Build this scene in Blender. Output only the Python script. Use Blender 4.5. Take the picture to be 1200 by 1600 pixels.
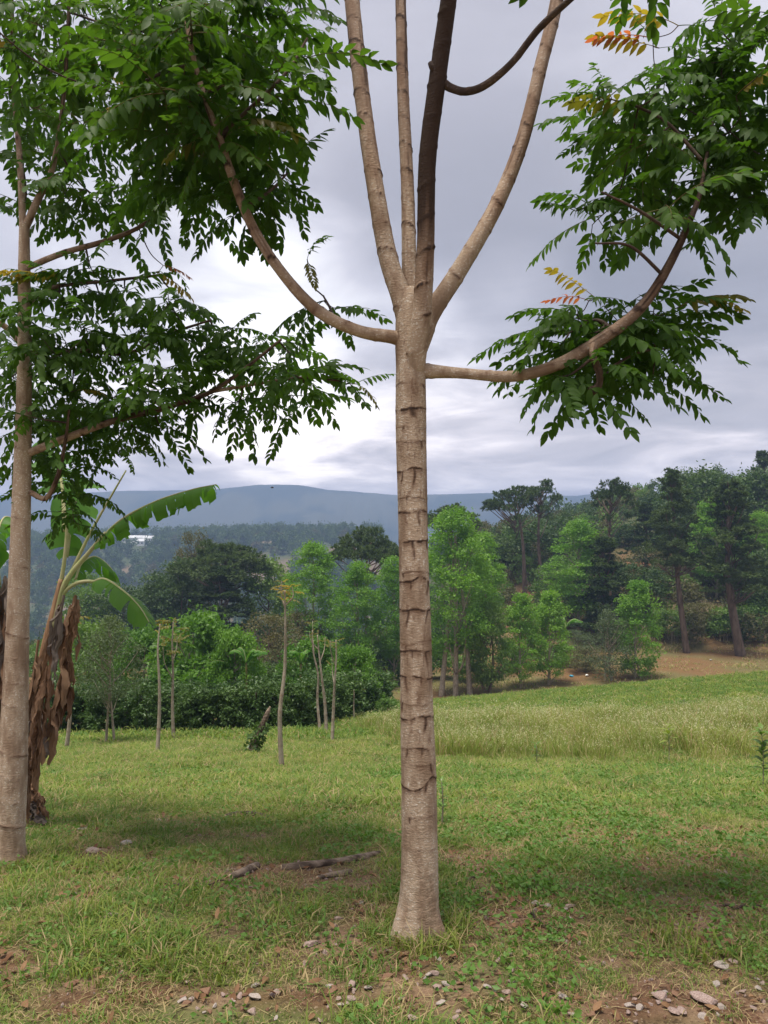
import bpy, math, random
import numpy as np
from mathutils import Vector, Matrix, Euler

R = math.radians
scene = bpy.context.scene
for o in list(bpy.data.objects):
    bpy.data.objects.remove(o)

# ------------------------------------------------------------------ camera
EYE = 1.55
F = 1160.0            # focal length in photograph pixels (1200 x 1600)
PITCH = math.atan(40.0 / F)
cam_d = bpy.data.cameras.new("camera")
cam = bpy.data.objects.new("camera", cam_d)
scene.collection.objects.link(cam)
cam.location = (0, 0, EYE)
cam.rotation_euler = (R(90) + PITCH, 0, 0)
cam_d.sensor_fit = 'VERTICAL'
cam_d.sensor_height = 36.0
cam_d.lens = 36.0 * F / 1600.0
cam_d.clip_start = 0.05
cam_d.clip_end = 9000
scene.camera = cam

# ------------------------------------------------------------------ world / sky
SUN_EL, SUN_AZ = R(77), R(222)      # azimuth clockwise from +Y (north): high, behind and to the left
world = bpy.data.worlds.new("World")
scene.world = world
world.use_nodes = True
wn = world.node_tree
for n in list(wn.nodes):
    wn.nodes.remove(n)


class G:
    """tiny node-graph helper"""
    def __init__(self, tree):
        self.t = tree

    def n(self, kind, **kw):
        nd = self.t.nodes.new(kind)
        for k, v in kw.items():
            if k.startswith('i_'):
                key = k[2:]
                key = int(key) if key.isdigit() else key.replace('_', ' ')
                self.put(nd.inputs[key], v)
            else:
                setattr(nd, k, v)
        return nd

    def put(self, sock, v):
        if hasattr(v, 'bl_idname') and hasattr(v, 'is_output'):
            self.t.links.new(v, sock)
        elif isinstance(v, (tuple, list)) and sock.type == 'RGBA' and len(v) == 3:
            sock.default_value = (*v, 1)
        else:
            sock.default_value = v

    def m(self, op, a, b=0.0, c=None, clamp=False):
        nd = self.t.nodes.new('ShaderNodeMath')
        nd.operation = op
        nd.use_clamp = clamp
        self.put(nd.inputs[0], a)
        self.put(nd.inputs[1], b)
        if c is not None:
            self.put(nd.inputs[2], c)
        return nd.outputs[0]

    def vm(self, op, a, b=None):
        nd = self.t.nodes.new('ShaderNodeVectorMath')
        nd.operation = op
        self.put(nd.inputs[0], a)
        if b is not None:
            self.put(nd.inputs[1], b)
        return nd.outputs['Value'] if op in ('DOT_PRODUCT', 'LENGTH') else nd.outputs[0]

    def mix(self, f, a, b, blend='MIX'):
        nd = self.t.nodes.new('ShaderNodeMix')
        nd.data_type = 'RGBA'
        nd.blend_type = blend
        self.put(nd.inputs[0], f)
        self.put(nd.inputs[6], a)
        self.put(nd.inputs[7], b)
        return nd.outputs[2]

    def ramp(self, f, stops, interp='LINEAR'):
        nd = self.t.nodes.new('ShaderNodeValToRGB')
        nd.color_ramp.interpolation = interp
        el = nd.color_ramp.elements
        while len(el) < len(stops):
            el.new(0.5)
        for e, (p, c) in zip(el, stops):
            e.position = p
            c = (c, c, c) if isinstance(c, (int, float)) else c
            e.color = (*c, 1)
        self.put(nd.inputs[0], f)
        return nd.outputs[0]

    def noise(self, vec, scale, detail=3.0, rough=0.5, dist=0.0):
        nd = self.n('ShaderNodeTexNoise')
        if vec is not None:
            self.put(nd.inputs['Vector'], vec)
        nd.inputs['Scale'].default_value = scale
        nd.inputs['Detail'].default_value = detail
        nd.inputs['Roughness'].default_value = rough
        nd.inputs['Distortion'].default_value = dist
        return nd.outputs[0]

    def sstep(self, v, lo, hi):
        nd = self.n('ShaderNodeMapRange', interpolation_type='SMOOTHSTEP')
        self.put(nd.inputs[0], v)
        nd.inputs[1].default_value = lo
        nd.inputs[2].default_value = hi
        return nd.outputs[0]


def ray(px, py):
    """world direction of a photograph pixel, scaled to y = 1"""
    a = (px - 600.0) / F
    b = (800.0 - py) / F
    c, s = math.cos(PITCH), math.sin(PITCH)
    y = c - b * s
    z = s + b * c
    return a / y, z / y


g = G(wn)
SKY_K = 0.345          # display level of the clouds before exposure
tc = g.n('ShaderNodeTexCoord').outputs['Generated']
sep = g.n('ShaderNodeSeparateXYZ', i_0=tc)
sx, sy, sz = sep.outputs
# cloud-deck plane coordinates (perspective towards the horizon)
den = g.m('ADD', g.m('MAXIMUM', sz, 0.0), 0.16)
comb = g.n('ShaderNodeCombineXYZ', i_0=g.m('DIVIDE', sx, den), i_1=g.m('DIVIDE', sy, den), i_2=0.0).outputs[0]
n1 = g.noise(comb, 0.62, 5.0, 0.5, 0.35)
n2 = g.noise(comb, 2.3, 7.0, 0.55, 0.5)
n3 = g.noise(g.n('ShaderNodeMapping', i_Vector=tc, i_Scale=(3.4, 3.4, 17.0)).outputs[0], 1.5, 7.0, 0.58, 0.6)
# broad layout of light and dark decks seen over the valley
v = g.m('MULTIPLY_ADD', g.m('SUBTRACT', n1, 0.5), 0.55, 0.50)
v = g.m('MULTIPLY_ADD', g.m('SUBTRACT', n2, 0.5), 0.46, v)
low = g.sstep(sz, 0.40, 0.04)
v = g.m('MULTIPLY_ADD', g.m('MULTIPLY', g.m('SUBTRACT', n3, 0.47), low), 1.7, v)


def lobe(px, py, tight, amt, base):
    a, c = ray(px, py)
    d = Vector((a, 1, c)).normalized()
    dp = g.vm('DOT_PRODUCT', tc, tuple(d))
    warp = g.m('MULTIPLY_ADD', g.m('SUBTRACT', n2, 0.5), 0.9 * (1 - math.cos(tight)), dp)
    f = g.sstep(warp, math.cos(tight), 1.0)
    return g.m('MULTIPLY_ADD', f, amt, base)


v = lobe(500, 560, R(13), 0.34, v)
v = lobe(330, 480, R(14), 0.16, v)
v = lobe(100, 300, R(20), 0.10, v)
v = lobe(760, 470, R(17), -0.24, v)
v = lobe(1130, 520, R(15), -0.30, v)
v = lobe(780, 540, R(9), 0.22, v)
v = lobe(1120, 690, R(9), 0.18, v)
v = lobe(420, 715, R(9), 0.06, v)
v = lobe(800, 720, R(8), 0.08, v)
v = lobe(800, 60, R(22), -0.03, v)
v = lobe(1180, 60, R(14), 0.16, v)
cloud = g.ramp(v, [(0.10, (0.265, 0.262, 0.292)), (0.42, (0.385, 0.375, 0.415)),
                   (0.66, (0.57, 0.555, 0.605)), (0.98, (1.0, 0.98, 1.0))])
# towards the horizon the cloud light is warmer and brighter (seen through long air)
hz = g.sstep(sz, 0.30, 0.03)
cloud = g.mix(hz, cloud, g.mix(1.0, cloud, (1.95, 1.78, 1.58), 'MULTIPLY'))
sky = g.n('ShaderNodeTexSky', sky_type='NISHITA', sun_disc=False, sun_elevation=SUN_EL, sun_rotation=SUN_AZ,
          air_density=1.0, dust_density=2.0, ozone_density=1.0).outputs[0]
bg_sky = g.n('ShaderNodeBackground', i_Color=sky, i_Strength=0.06)
bg_cloud = g.n('ShaderNodeBackground', i_Color=cloud, i_Strength=SKY_K)
mixs = g.n('ShaderNodeMixShader', i_0=0.96, i_1=bg_sky.outputs[0], i_2=bg_cloud.outputs[0])
out = g.n('ShaderNodeOutputWorld')
wn.links.new(mixs.outputs[0], out.inputs[0])

sun_d = bpy.data.lights.new("sun", 'SUN')
sun_d.energy = 1.5
sun_d.angle = R(20)
sun_d.color = (1.0, 0.93, 0.82)
sun = bpy.data.objects.new("sun", sun_d)
scene.collection.objects.link(sun)
sd = Vector((math.sin(SUN_AZ) * math.cos(SUN_EL), math.cos(SUN_AZ) * math.cos(SUN_EL), math.sin(SUN_EL)))
sun.rotation_euler = sd.to_track_quat('Z', 'Y').to_euler()
sun.location = (0, 0, 30)

scene.view_settings.view_transform = 'Standard'
scene.view_settings.look = 'None'
scene.view_settings.exposure = 2.0
scene.view_settings.gamma = 1.0
scene.view_settings.use_curve_mapping = False
scene.cycles.use_denoising = True
scene.cycles.max_bounces = 6
scene.cycles.diffuse_bounces = 3
scene.cycles.glossy_bounces = 2
scene.cycles.transmission_bounces = 3
scene.cycles.transparent_max_bounces = 6
scene.cycles.volume_bounces = 0
scene.cycles.sample_clamp_indirect = 6

# ------------------------------------------------------------------ helpers
COL = scene.collection
rng = np.random.default_rng(7)
random.seed(7)


def P(px, py, Y):
    a, c = ray(px, py)
    return np.array((a * Y, Y, EYE + c * Y))


def sst(a, b, x):
    t = np.clip((np.asarray(x, float) - a) / (b - a), 0, 1)
    return t * t * (3 - 2 * t)


def _h(i, j, k):
    i = i.astype(np.int64); j = j.astype(np.int64); k = k.astype(np.int64)
    h = (i * 374761393 + j * 668265263 + k * 2147483647 + 144269) & 0xffffffff
    h = ((h ^ (h >> 13)) * 1274126177) & 0xffffffff
    h = ((h ^ (h >> 16)) * 2246822519) & 0xffffffff
    return ((h ^ (h >> 15)) & 0xffffff) / float(0xffffff)


def vn(x, y, z=0.0):
    x, y, z = np.broadcast_arrays(np.asarray(x, float), np.asarray(y, float), np.asarray(z, float))
    xi, yi, zi = np.floor(x), np.floor(y), np.floor(z)
    fx, fy, fz = x - xi, y - yi, z - zi
    fx, fy, fz = [f * f * (3 - 2 * f) for f in (fx, fy, fz)]
    r = 0
    for a in (0, 1):
        for b in (0, 1):
            for c in (0, 1):
                w = (fx if a else 1 - fx) * (fy if b else 1 - fy) * (fz if c else 1 - fz)
                r = r + w * _h(xi + a, yi + b, zi + c)
    return r


def fbm(x, y, z=0.0, o=4):
    s, a, r = 0, 0.5, 0
    for k in range(o):
        r = r + a * vn(np.asarray(x) * 2 ** k + 17.3 * k, np.asarray(y) * 2 ** k - 9.1 * k, np.asarray(z) * 2 ** k + 3.7 * k)
        s += a
        a *= 0.5
    return r / s


def mesh_np(name, verts, faces, mats=(), attrs=None, smooth=False, mat_idx=None):
    """faces: (n,3) or (n,4) int array, or list of such arrays"""
    me = bpy.data.meshes.new(name)
    verts = np.asarray(verts, np.float32)
    if not isinstance(faces, list):
        faces = [faces]
    faces = [np.asarray(f, np.int32) for f in faces if len(f)]
    nl = sum(f.size for f in faces)
    npoly = sum(len(f) for f in faces)
    me.vertices.add(len(verts))
    me.vertices.foreach_set('co', verts.ravel())
    me.loops.add(nl)
    me.loops.foreach_set('vertex_index', np.concatenate([f.ravel() for f in faces]))
    me.polygons.add(npoly)
    tot = np.concatenate([np.full(len(f), f.shape[1], np.int32) for f in faces])
    st = np.concatenate(([0], np.cumsum(tot)[:-1])).astype(np.int32)
    me.polygons.foreach_set('loop_start', st)
    me.polygons.foreach_set('loop_total', tot)
    for m in mats:
        me.materials.append(m)
    if mat_idx is not None:
        me.polygons.foreach_set('material_index', np.asarray(mat_idx, np.int32))
    if attrs:
        for k, vv in attrs.items():
            vv = np.asarray(vv, np.float32)
            if vv.ndim == 1:
                a = me.attributes.new(k, 'FLOAT', 'POINT')
                a.data.foreach_set('value', vv)
            else:
                a = me.attributes.new(k, 'FLOAT_COLOR', 'POINT')
                if vv.shape[1] == 3:
                    vv = np.hstack([vv, np.ones((len(vv), 1), np.float32)])
                a.data.foreach_set('color', vv.ravel())
    me.update(calc_edges=True)
    me.validate()
    if smooth:
        me.polygons.foreach_set('use_smooth', np.ones(len(me.polygons), bool))
    return me


def link(name, data, parent=None, loc=None, rot=None, scl=None):
    o = bpy.data.objects.new(name, data)
    COL.objects.link(o)
    if parent is not None:
        o.parent = parent
    if loc is not None:
        o.location = [float(q) for q in loc]
    if rot is not None:
        o.rotation_euler = rot
    if scl is not None:
        o.scale = (scl,) * 3 if isinstance(scl, (int, float)) else scl
    return o


def tag(o, label, cat, group=None):
    o['label'] = label
    o['category'] = cat
    if group:
        o['group'] = group
    return o


def thing(name, label, cat, loc=(0, 0, 0), group=None):
    o = link(name, None, loc=loc)
    return tag(o, label, cat, group)


class MB:
    def __init__(self):
        self.v, self.t, self.q, self.a, self.n = [], [], [], [], 0

    def add(self, v, tris=None, quads=None, a=0.0):
        v = np.asarray(v, float).reshape(-1, 3)
        if tris is not None and len(tris):
            self.t.append(np.asarray(tris) + self.n)
        if quads is not None and len(quads):
            self.q.append(np.asarray(quads) + self.n)
        self.v.append(v)
        self.a.append(np.broadcast_to(np.asarray(a, float), (len(v),)))
        self.n += len(v)

    def mesh(self, name, mats, smooth=True, attr='stain'):
        f = []
        if self.t:
            f.append(np.concatenate(self.t))
        if self.q:
            f.append(np.concatenate(self.q))
        return mesh_np(name, np.concatenate(self.v), f, mats, {attr: np.concatenate(self.a)}, smooth)


def spline(pts, n):
    """Catmull-Rom through pts (k x d) sampled at n points"""
    p = np.asarray(pts, float)
    k = len(p)
    p = np.vstack([2 * p[0] - p[1], p, 2 * p[-1] - p[-2]])
    seg = np.concatenate(([0], np.cumsum(np.maximum(np.linalg.norm(p[2:-1, :3] - p[1:-2, :3], axis=1), 1e-6))))
    s = np.linspace(0, seg[-1], n)
    i = np.clip(np.searchsorted(seg, s, side='right') - 1, 0, k - 2)
    t = ((s - seg[i]) / (seg[i + 1] - seg[i]))[:, None]
    a, b, c, d = p[i], p[i + 1], p[i + 2], p[i + 3]
    return 0.5 * ((2 * b) + (c - a) * t + (2 * a - 5 * b + 4 * c - d) * t ** 2 + (3 * b - a - 3 * c + d) * t ** 3)


def frames(c):
    t = np.gradient(c, axis=0)
    t /= np.linalg.norm(t, axis=1)[:, None] + 1e-9
    ref = np.array((0, -1.0, 0.0)) if abs(t[0][1]) < 0.8 else np.array((0, 0, 1.0))
    u = np.cross(t, ref)
    # keep a consistent frame: u to the side, w towards the viewer side
    for i in range(len(u)):
        if i:
            q = u[i - 1] - t[i] * np.dot(u[i - 1], t[i])
        else:
            q = u[0] - t[0] * np.dot(u[0], t[0])
        u[i] = q / (np.linalg.norm(q) + 1e-9)
    w = np.cross(t, u)
    return t, u, w


def tube(mb, path, rad, seg=10, fn=None, cap=True, stain=0.0):
    c = np.asarray(path, float)
    n = len(c)
    t, u, w = frames(c)
    th = np.linspace(0, 2 * np.pi, seg, endpoint=False)
    r = np.broadcast_to(np.asarray(rad, float)[:, None], (n, seg)).copy()
    st = np.full((n, seg), float(stain))
    if fn is not None:
        r, st = fn(r, st, th, c)
    pos = c[:, None, :] + r[..., None] * (np.cos(th)[None, :, None] * u[:, None, :] + np.sin(th)[None, :, None] * w[:, None, :])
    i = np.arange(n - 1)[:, None]
    j = np.arange(seg)[None, :]
    q = np.stack([i * seg + j, i * seg + (j + 1) % seg, (i + 1) * seg + (j + 1) % seg, (i + 1) * seg + j], -1).reshape(-1, 4)
    vv = pos.reshape(-1, 3)
    tr = None
    st = st.ravel()
    if cap:
        vv = np.vstack([vv, c[0], c[-1]])
        st = np.concatenate([st, [stain, stain]])
        jj = np.arange(seg)
        tr = np.vstack([np.stack([np.full(seg, n * seg), (jj + 1) % seg, jj], -1),
                        np.stack([np.full(seg, n * seg + 1), (n - 1) * seg + jj, (n - 1) * seg + (jj + 1) % seg], -1)])
    mb.add(vv, tr, q, st)


# ------------------------------------------------------------------ terrain
MT_PX = [-900, 0, 200, 340, 400, 470, 510, 620, 760, 900, 985, 1060, 1300, 2200]
MT_PY = [780, 774, 768, 764, 757, 759, 766, 773, 771, 775, 767, 776, 768, 780]
MT_Y = 1500.0


def H0(x, y):
    x = np.asarray(x, float); y = np.asarray(y, float)
    d = 0.5 * ((y - 3.1) + np.sqrt((y - 3.1) ** 2 + 0.5)) - 0.055
    d = np.where(y < -20, 0, d)
    N = -0.23 * np.maximum(d, 0) + np.maximum(y - 11, 0) * np.clip(0.04 + 0.0031 * x, 0, 0.17)
    hf = sst(-6, 20, x)
    prof = 0.29 * np.clip(y - 79, 0, 38 + 22 * sst(25, 60, x)) * (1 + 0.004 * np.clip(x, 0, 80))
    prof = prof - 0.12 * np.maximum(y - 150, 0)
    floor_r = -10.3 + prof
    left = -10.9 - 36 * sst(52, 270, y) + 44.5 * sst(300, 545, y) * 1.0
    left = left + 6.0 * sst(-220, 40, x) * sst(300, 545, y)
    Ff = floor_r * hf + left * (1 - hf)
    w = sst(37, 53, y)
    z = N * (1 - w) + Ff * w
    big = sst(60, 200, y)
    z = z + big * 7 * (fbm(x / 90, y / 90, 0, 3) - 0.5)
    far = sst(570, 900, y)
    z = z * (1 - far) + far * (-70 + 0 * x)
    # mountains
    px = 600 + F * x / np.maximum(y, 50)
    top = EYE + (840 - np.interp(px, MT_PX, MT_PY)) / F * MT_Y
    m = sst(950, MT_Y, y)
    rg = 60 * (np.abs(fbm(x / 170, y / 300, 3.3, 5) - 0.5) * 2 - .3) * np.sin(np.clip(m, 0, 1) * np.pi) ** .7
    z = z + (top + 70) * m ** 0.8 + rg * 1.6
    z = np.where(y > MT_Y + 60, np.maximum(z - (y - MT_Y - 60) * 0.25, -60), z)
    # small bumps near the camera
    near = np.exp(-np.maximum(y - 4, 0) / 12)
    z = z + near * (0.06 * (fbm(x * 1.1 + 5, y * 1.1, 1, 3) - 0.5)) + np.exp(-np.maximum(y - 3, 0) / 4) * 0.025 * (fbm(x * 6, y * 6, 2, 2) - 0.5)
    return z





def H(x, y):
    return H0(x, y)


def gp(px, py, dmin=1.0, dmax=400):
    """where the ray of a photograph pixel meets the ground"""
    a, c = ray(px, py)
    ys = dmin * (dmax / dmin) ** np.linspace(0, 1, 900)
    zz = EYE + c * ys - H(a * ys, ys)
    k = np.where(zz <= 0)[0]
    if not len(k):
        y = dmax
    else:
        k = k[0]
        y = ys[k] if k == 0 else ys[k - 1] + (ys[k] - ys[k - 1]) * zz[k - 1] / (zz[k - 1] - zz[k])
    return np.array((a * y, y, float(H(a * y, y))))


# bare or worn places in the lawn: (px, py, radius m along x, along y)
BARE = [(745, 1345, .34, .45), (30, 1500, .28, .2), (200, 1540, .35, .12), (420, 1555, .35, .14), (640, 1500, .28, .12),
        (700, 1570, .40, .16), (960, 1575, .4, .14), (870, 1560, .2, .1), (1050, 1560, .3, .14), (1130, 1420, .4, .3), (880, 1440, .16, .16),
        (330, 1360, .35, .2), (600, 1270, .6, .5), (560, 1500, .15, .15), (720, 1250, .5, .4), (1000, 1310, .5, .4), (1120, 1340, .4, .4)]
BARE += [(820, 1440, .22, .3), (950, 1345, .5, .25), (1180, 1430, .35, .3), (540, 1370, .25, .3), (250, 1385, .3, .2), (1080, 1300, .35, .3)]
BARE = [(gp(a, b), rx, ry) for a, b, rx, ry in BARE]


def bare(x, y):
    n = fbm(x * 5, y * 5, 9, 3)
    m = np.zeros_like(np.asarray(x, float))
    for c, rx, ry in BARE:
        d = np.sqrt(((x - c[0]) / rx) ** 2 + ((y - c[1]) / ry) ** 2)
        m = np.maximum(m, sst(1.15, 0.3, d + (n - 0.5) * 1.7))
    g_ = sst(0.53, 0.63, fbm(x * 4.2 + 3, y * 4.2, 4, 4))
    m = np.maximum(m, sst(.50, .64, fbm(x * 3.1 - 7, y * 3.1, 14, 4)) * sst(3.3, 2.6, y) * .95)
    m = np.maximum(m, g_ * np.exp(-np.maximum(y - 4.5, 0) / 3.5) * 1.0)
    return np.clip(m, 0, 1)


def lerp(a, b, t):
    return a + (b - a) * t[..., None]


def ground_col(x, y, z):
    C = lambda *c: np.array(c, float)
    n1 = fbm(x * 0.7, y * 0.7, 0, 4)
    n2 = fbm(x * 3.1, y * 3.1, 5, 4)
    n3 = fbm(x * 0.12, y * 0.12, 8, 3)
    col = np.zeros(x.shape + (3,)) + C(.105, .115, .042)
    col = lerp(col, C(.20, .19, .075), sst(.45, .7, n1) * 0.8)
    col = lerp(col, C(.15, .10, .06), sst(.48, .66, n2) * 0.8)
    soil = lerp(np.zeros(x.shape + (3,)) + C(.14, .072, .045), C(.27, .17, .115), sst(.40, .62, fbm(x * 9, y * 9, 5, 3)))
    col = lerp(col, soil, bare(x, y) * .85)
    # right-hand meadow beyond the tall grass: fresh green
    mead = sst(22, 27, y)
    col = lerp(col, C(.11, .15, .05), mead * 0.8)
    # brown dry grass in the hollow and on the bank
    dry = lerp(np.zeros(x.shape + (3,)) + C(.165, .095, .042), C(.13, .115, .045), sst(.42, .62, fbm(x * .25, y * .25, 4, 4)))
    col = lerp(col, dry, sst(40, 46, y))
    red = np.exp(-(((x - 38) / 6) ** 2 + ((y - 101) / 7) ** 2)) * 1.4 + np.exp(-(((x - 15) / 6) ** 2 + ((y - 92) / 5) ** 2)) * 1.3
    slope = lerp(np.zeros(x.shape + (3,)) + C(.10, .10, .05), C(.17, .13, .07), sst(.4, .6, fbm(x * .3, y * .3, 6, 4)))
    slope = lerp(slope, C(.055, .07, .03), sst(96, 106, y))
    col = lerp(col, slope, sst(80, 86, y))
    col = lerp(col, C(.26, .10, .055), np.clip(red * sst(.3, .6, n1), 0, 1))
    hill = lerp(np.zeros(x.shape + (3,)) + C(.05, .075, .035), C(.16, .12, .08), sst(.56, .66, fbm(x / 30, y / 30, 6, 4)))
    col = lerp(col, hill, sst(180, 260, y))
    mt = lerp(np.zeros(x.shape + (3,)) + C(.028, .05, .05), C(.07, .085, .07), sst(.45, .6, fbm(x / 60, y / 60, 2, 5)))
    col = lerp(col, mt, sst(800, 1000, y))
    return col


# ------------------------------------------------------------------ materials
def new_mat(name):
    m = bpy.data.materials.new(name)
    m.use_nodes = True
    for n in list(m.node_tree.nodes):
        m.node_tree.nodes.remove(n)
    return m, G(m.node_tree)


def finish(m, g, shader):
    o = g.n('ShaderNodeOutputMaterial')
    m.node_tree.links.new(shader, o.inputs[0])
    return m


def bsdf(g, col, rough=0.8, bump=None, bstr=0.3, bdist=0.01, spec=0.3):
    b = g.n('ShaderNodeBsdfPrincipled', i_Base_Color=col, i_Roughness=rough)
    b.inputs['Specular IOR Level'].default_value = spec
    if bump is not None:
        bn = g.n('ShaderNodeBump', i_Strength=bstr, i_Distance=bdist, i_Height=bump)
        g.put(b.inputs['Normal'], bn.outputs[0])
    return b.outputs[0]


def mat_ground():
    m, g = new_mat('ground_mixed_turf')
    pos = g.n('ShaderNodeNewGeometry').outputs['Position']
    at = g.n('ShaderNodeAttribute', attribute_name='col').outputs[0]
    a = g.noise(pos, 38, 5, .65)
    b = g.noise(pos, 7, 4, .6)
    k = g.m('MULTIPLY_ADD', a, 1.1, g.m('MULTIPLY_ADD', b, .7, .12))
    c = g.mix(1.0, at, g.n('ShaderNodeCombineColor', i_0=k, i_1=k, i_2=k).outputs[0], 'MULTIPLY')
    c = g.mix(g.sstep(g.noise(pos, 90, 2, .5), .60, .70), c, (.27, .20, .13))
    c = g.mix(g.m('MULTIPLY', g.sstep(g.noise(pos, 26, 5, .7), .54, .64), .75), c, (.055, .035, .022))
    return finish(m, g, bsdf(g, c, .95, g.m('MULTIPLY_ADD', a, .6, b), 1.0, .035, .1))


def mat_leaf(name, c1, c2, trans=.4, rough=.42, rnd=True, spec=.35, tcol=None, pos_scale=None):
    m, g = new_mat(name)
    oi = g.n('ShaderNodeObjectInfo')
    pos = g.n('ShaderNodeNewGeometry').outputs['Position']
    f = g.noise(pos, pos_scale or 9.0, 2, .5)
    f = g.sstep(f, .3, .7)
    if rnd:
        f = g.m('MULTIPLY_ADD', oi.outputs['Random'], .55, g.m('MULTIPLY', f, .45))
    c = g.mix(f, c1, c2)
    b = g.n('ShaderNodeBsdfPrincipled', i_Base_Color=c, i_Roughness=rough)
    b.inputs['Specular IOR Level'].default_value = spec
    tcl = g.mix(1.0, c, tcol or (1.35, 1.5, .55), 'MULTIPLY')
    t = g.n('ShaderNodeBsdfTranslucent', i_Color=tcl)
    mx = g.n('ShaderNodeMixShader', i_0=trans, i_1=b.outputs[0], i_2=t.outputs[0])
    return finish(m, g, mx.outputs[0])


def mat_bark(name, base, dark, pale, scale=1.0, stain=(.045, .026, .018)):
    m, g = new_mat(name)
    pos = g.n('ShaderNodeTexCoord').outputs['Object']
    st = g.n('ShaderNodeAttribute', attribute_name='stain').outputs['Fac']
    a = g.noise(g.n('ShaderNodeMapping', i_Vector=pos, i_Scale=(1, 1, .35)).outputs[0], 14 * scale, 5, .6)
    b = g.noise(g.n('ShaderNodeMapping', i_Vector=pos, i_Scale=(1, 1, 2.2)).outputs[0], 60 * scale, 4, .6)
    lic = g.noise(g.n('ShaderNodeMapping', i_Vector=pos, i_Scale=(1, 1, 1.6)).outputs[0], 95 * scale, 3, .6)
    c = g.mix(g.sstep(a, .38, .66), base, dark)
    c = g.mix(g.m('MULTIPLY', g.sstep(lic, .54, .66), g.sstep(a, .58, .40)), c, pale)
    c = g.mix(g.m('MULTIPLY', g.sstep(b, .60, .72), .45), c, dark)
    c = g.mix(g.sstep(st, 0.0, 1.0), c, g.mix(g.sstep(st, .45, 1.0), (.15, .078, .048), stain))
    h = g.m('MULTIPLY_ADD', b, .6, g.m('MULTIPLY', lic, .4))
    return finish(m, g, bsdf(g, c, .85, h, .9, .008, .25))


def mat_plain(name, c1, c2, scale=20, rough=.85, spec=.2, bstr=.5, bdist=.01, detail=5, mp=(1, 1, 1)):
    m, g = new_mat(name)
    pos = g.n('ShaderNodeMapping', i_Vector=g.n('ShaderNodeTexCoord').outputs['Object'], i_Scale=mp).outputs[0]
    a = g.noise(pos, scale, detail, .62)
    c = g.mix(g.sstep(a, .35, .65), c1, c2)
    return finish(m, g, bsdf(g, c, rough, a, bstr, bdist, spec))


M = {}
M['ground'] = mat_ground()
M['bark'] = mat_bark('pale_brown_bark', (.46, .35, .255), (.27, .185, .125), (.66, .60, .52))
M['bark_limb'] = mat_bark('brown_limb_bark', (.26, .170, .115), (.17, .10, .066), (.36, .28, .21))
M['bark_dark'] = mat_bark('dark_wet_bark', (.085, .058, .045), (.045, .030, .025), (.15, .11, .085))
M['bark_grey'] = mat_bark('pale_grey_bark', (.34, .29, .22), (.22, .18, .13), (.45, .40, .33), 1.0)
M['bark_pine'] = mat_plain('pine_bark', (.085, .06, .045), (.17, .125, .095), 3, mp=(1, 1, .3))
M['leaf'] = mat_leaf('green_leaflets', (.040, .095, .015), (.085, .160, .024), .48, .55, spec=.2)
M['leaf_far'] = mat_leaf('bright_green_leaflets', (.06, .15, .02), (.10, .20, .025), .45)
M['leaf_yellow'] = mat_leaf('yellowing_leaflets', (.30, .26, .04), (.42, .30, .06), .5, tcol=(1.3, 1.2, .5))
M['leaf_red'] = mat_leaf('reddish_leaflets', (.42, .13, .07), (.45, .25, .07), .5, tcol=(1.4, 1.0, .7))
M['leaf_olive'] = mat_leaf('olive_leaflets', (.13, .13, .025), (.18, .15, .03), .4)
M['rachis'] = mat_plain('leaf_stalk', (.08, .11, .03), (.14, .10, .04), 20)
M['banana'] = mat_leaf('banana_leaf_green', (.075, .19, .035), (.12, .26, .045), .5, .5, spec=.25, pos_scale=4)
M['banana_rib'] = mat_plain('banana_petiole', (.33, .37, .15), (.42, .40, .22), 9, rough=.5)
M['banana_stem'] = mat_plain('banana_sheath', (.17, .085, .045), (.34, .21, .12), 7, mp=(3, 3, .3), bstr=.6)
M['dead'] = mat_leaf('dead_banana_leaf', (.14, .075, .045), (.34, .22, .14), .2, .8, spec=.1, tcol=(1.2, 1, .8), pos_scale=6)
M['dead_grey'] = mat_leaf('old_grey_banana_leaf', (.14, .115, .10), (.25, .20, .17), .15, .85, spec=.1, tcol=(1.1, 1, .9), pos_scale=6)
M['grass'] = mat_leaf('lawn_grass', (.15, .215, .042), (.27, .315, .07), .35, .6, spec=.2, pos_scale=.9, tcol=(1.2, 1.3, .6))
M['grass_deep'] = mat_leaf('lush_grass', (.085, .165, .035), (.155, .245, .05), .35, .6, spec=.2, pos_scale=.9)
M['straw'] = mat_leaf('dry_grass', (.34, .26, .13), (.46, .37, .20), .3, .7, spec=.15, tcol=(1.1, 1, .8))
M['weed'] = mat_leaf('broadleaf_weed', (.09, .19, .035), (.15, .26, .05), .35, .5, pos_scale=2)
M['tall'] = mat_leaf('tall_meadow_grass', (.15, .235, .045), (.31, .34, .085), .4, .6, spec=.15, pos_scale=.3, tcol=(1.15, 1.15, .7))
M['flower'] = mat_leaf('meadow_flower_heads', (.46, .46, .22), (.62, .60, .38), .3, .8, spec=.1, tcol=(1, 1, 1))
M['f_bright'] = mat_leaf('bright_tree_foliage', (.105, .235, .03), (.20, .35, .05), .42, .5, pos_scale=.35)
M['f_avocado'] = mat_leaf('glossy_bush_foliage', (.06, .145, .026), (.16, .30, .045), .4, .45, pos_scale=1.2)
M['f_mid'] = mat_leaf('mid_green_foliage', (.085, .165, .032), (.15, .24, .05), .35, .5, pos_scale=.35)
M['f_dark'] = mat_leaf('dark_green_foliage', (.040, .080, .022), (.085, .135, .034), .3, .55, pos_scale=.35)
M['f_pine'] = mat_leaf('pine_needles', (.045, .082, .028), (.10, .145, .046), .25, .6, pos_scale=.3)
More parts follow.
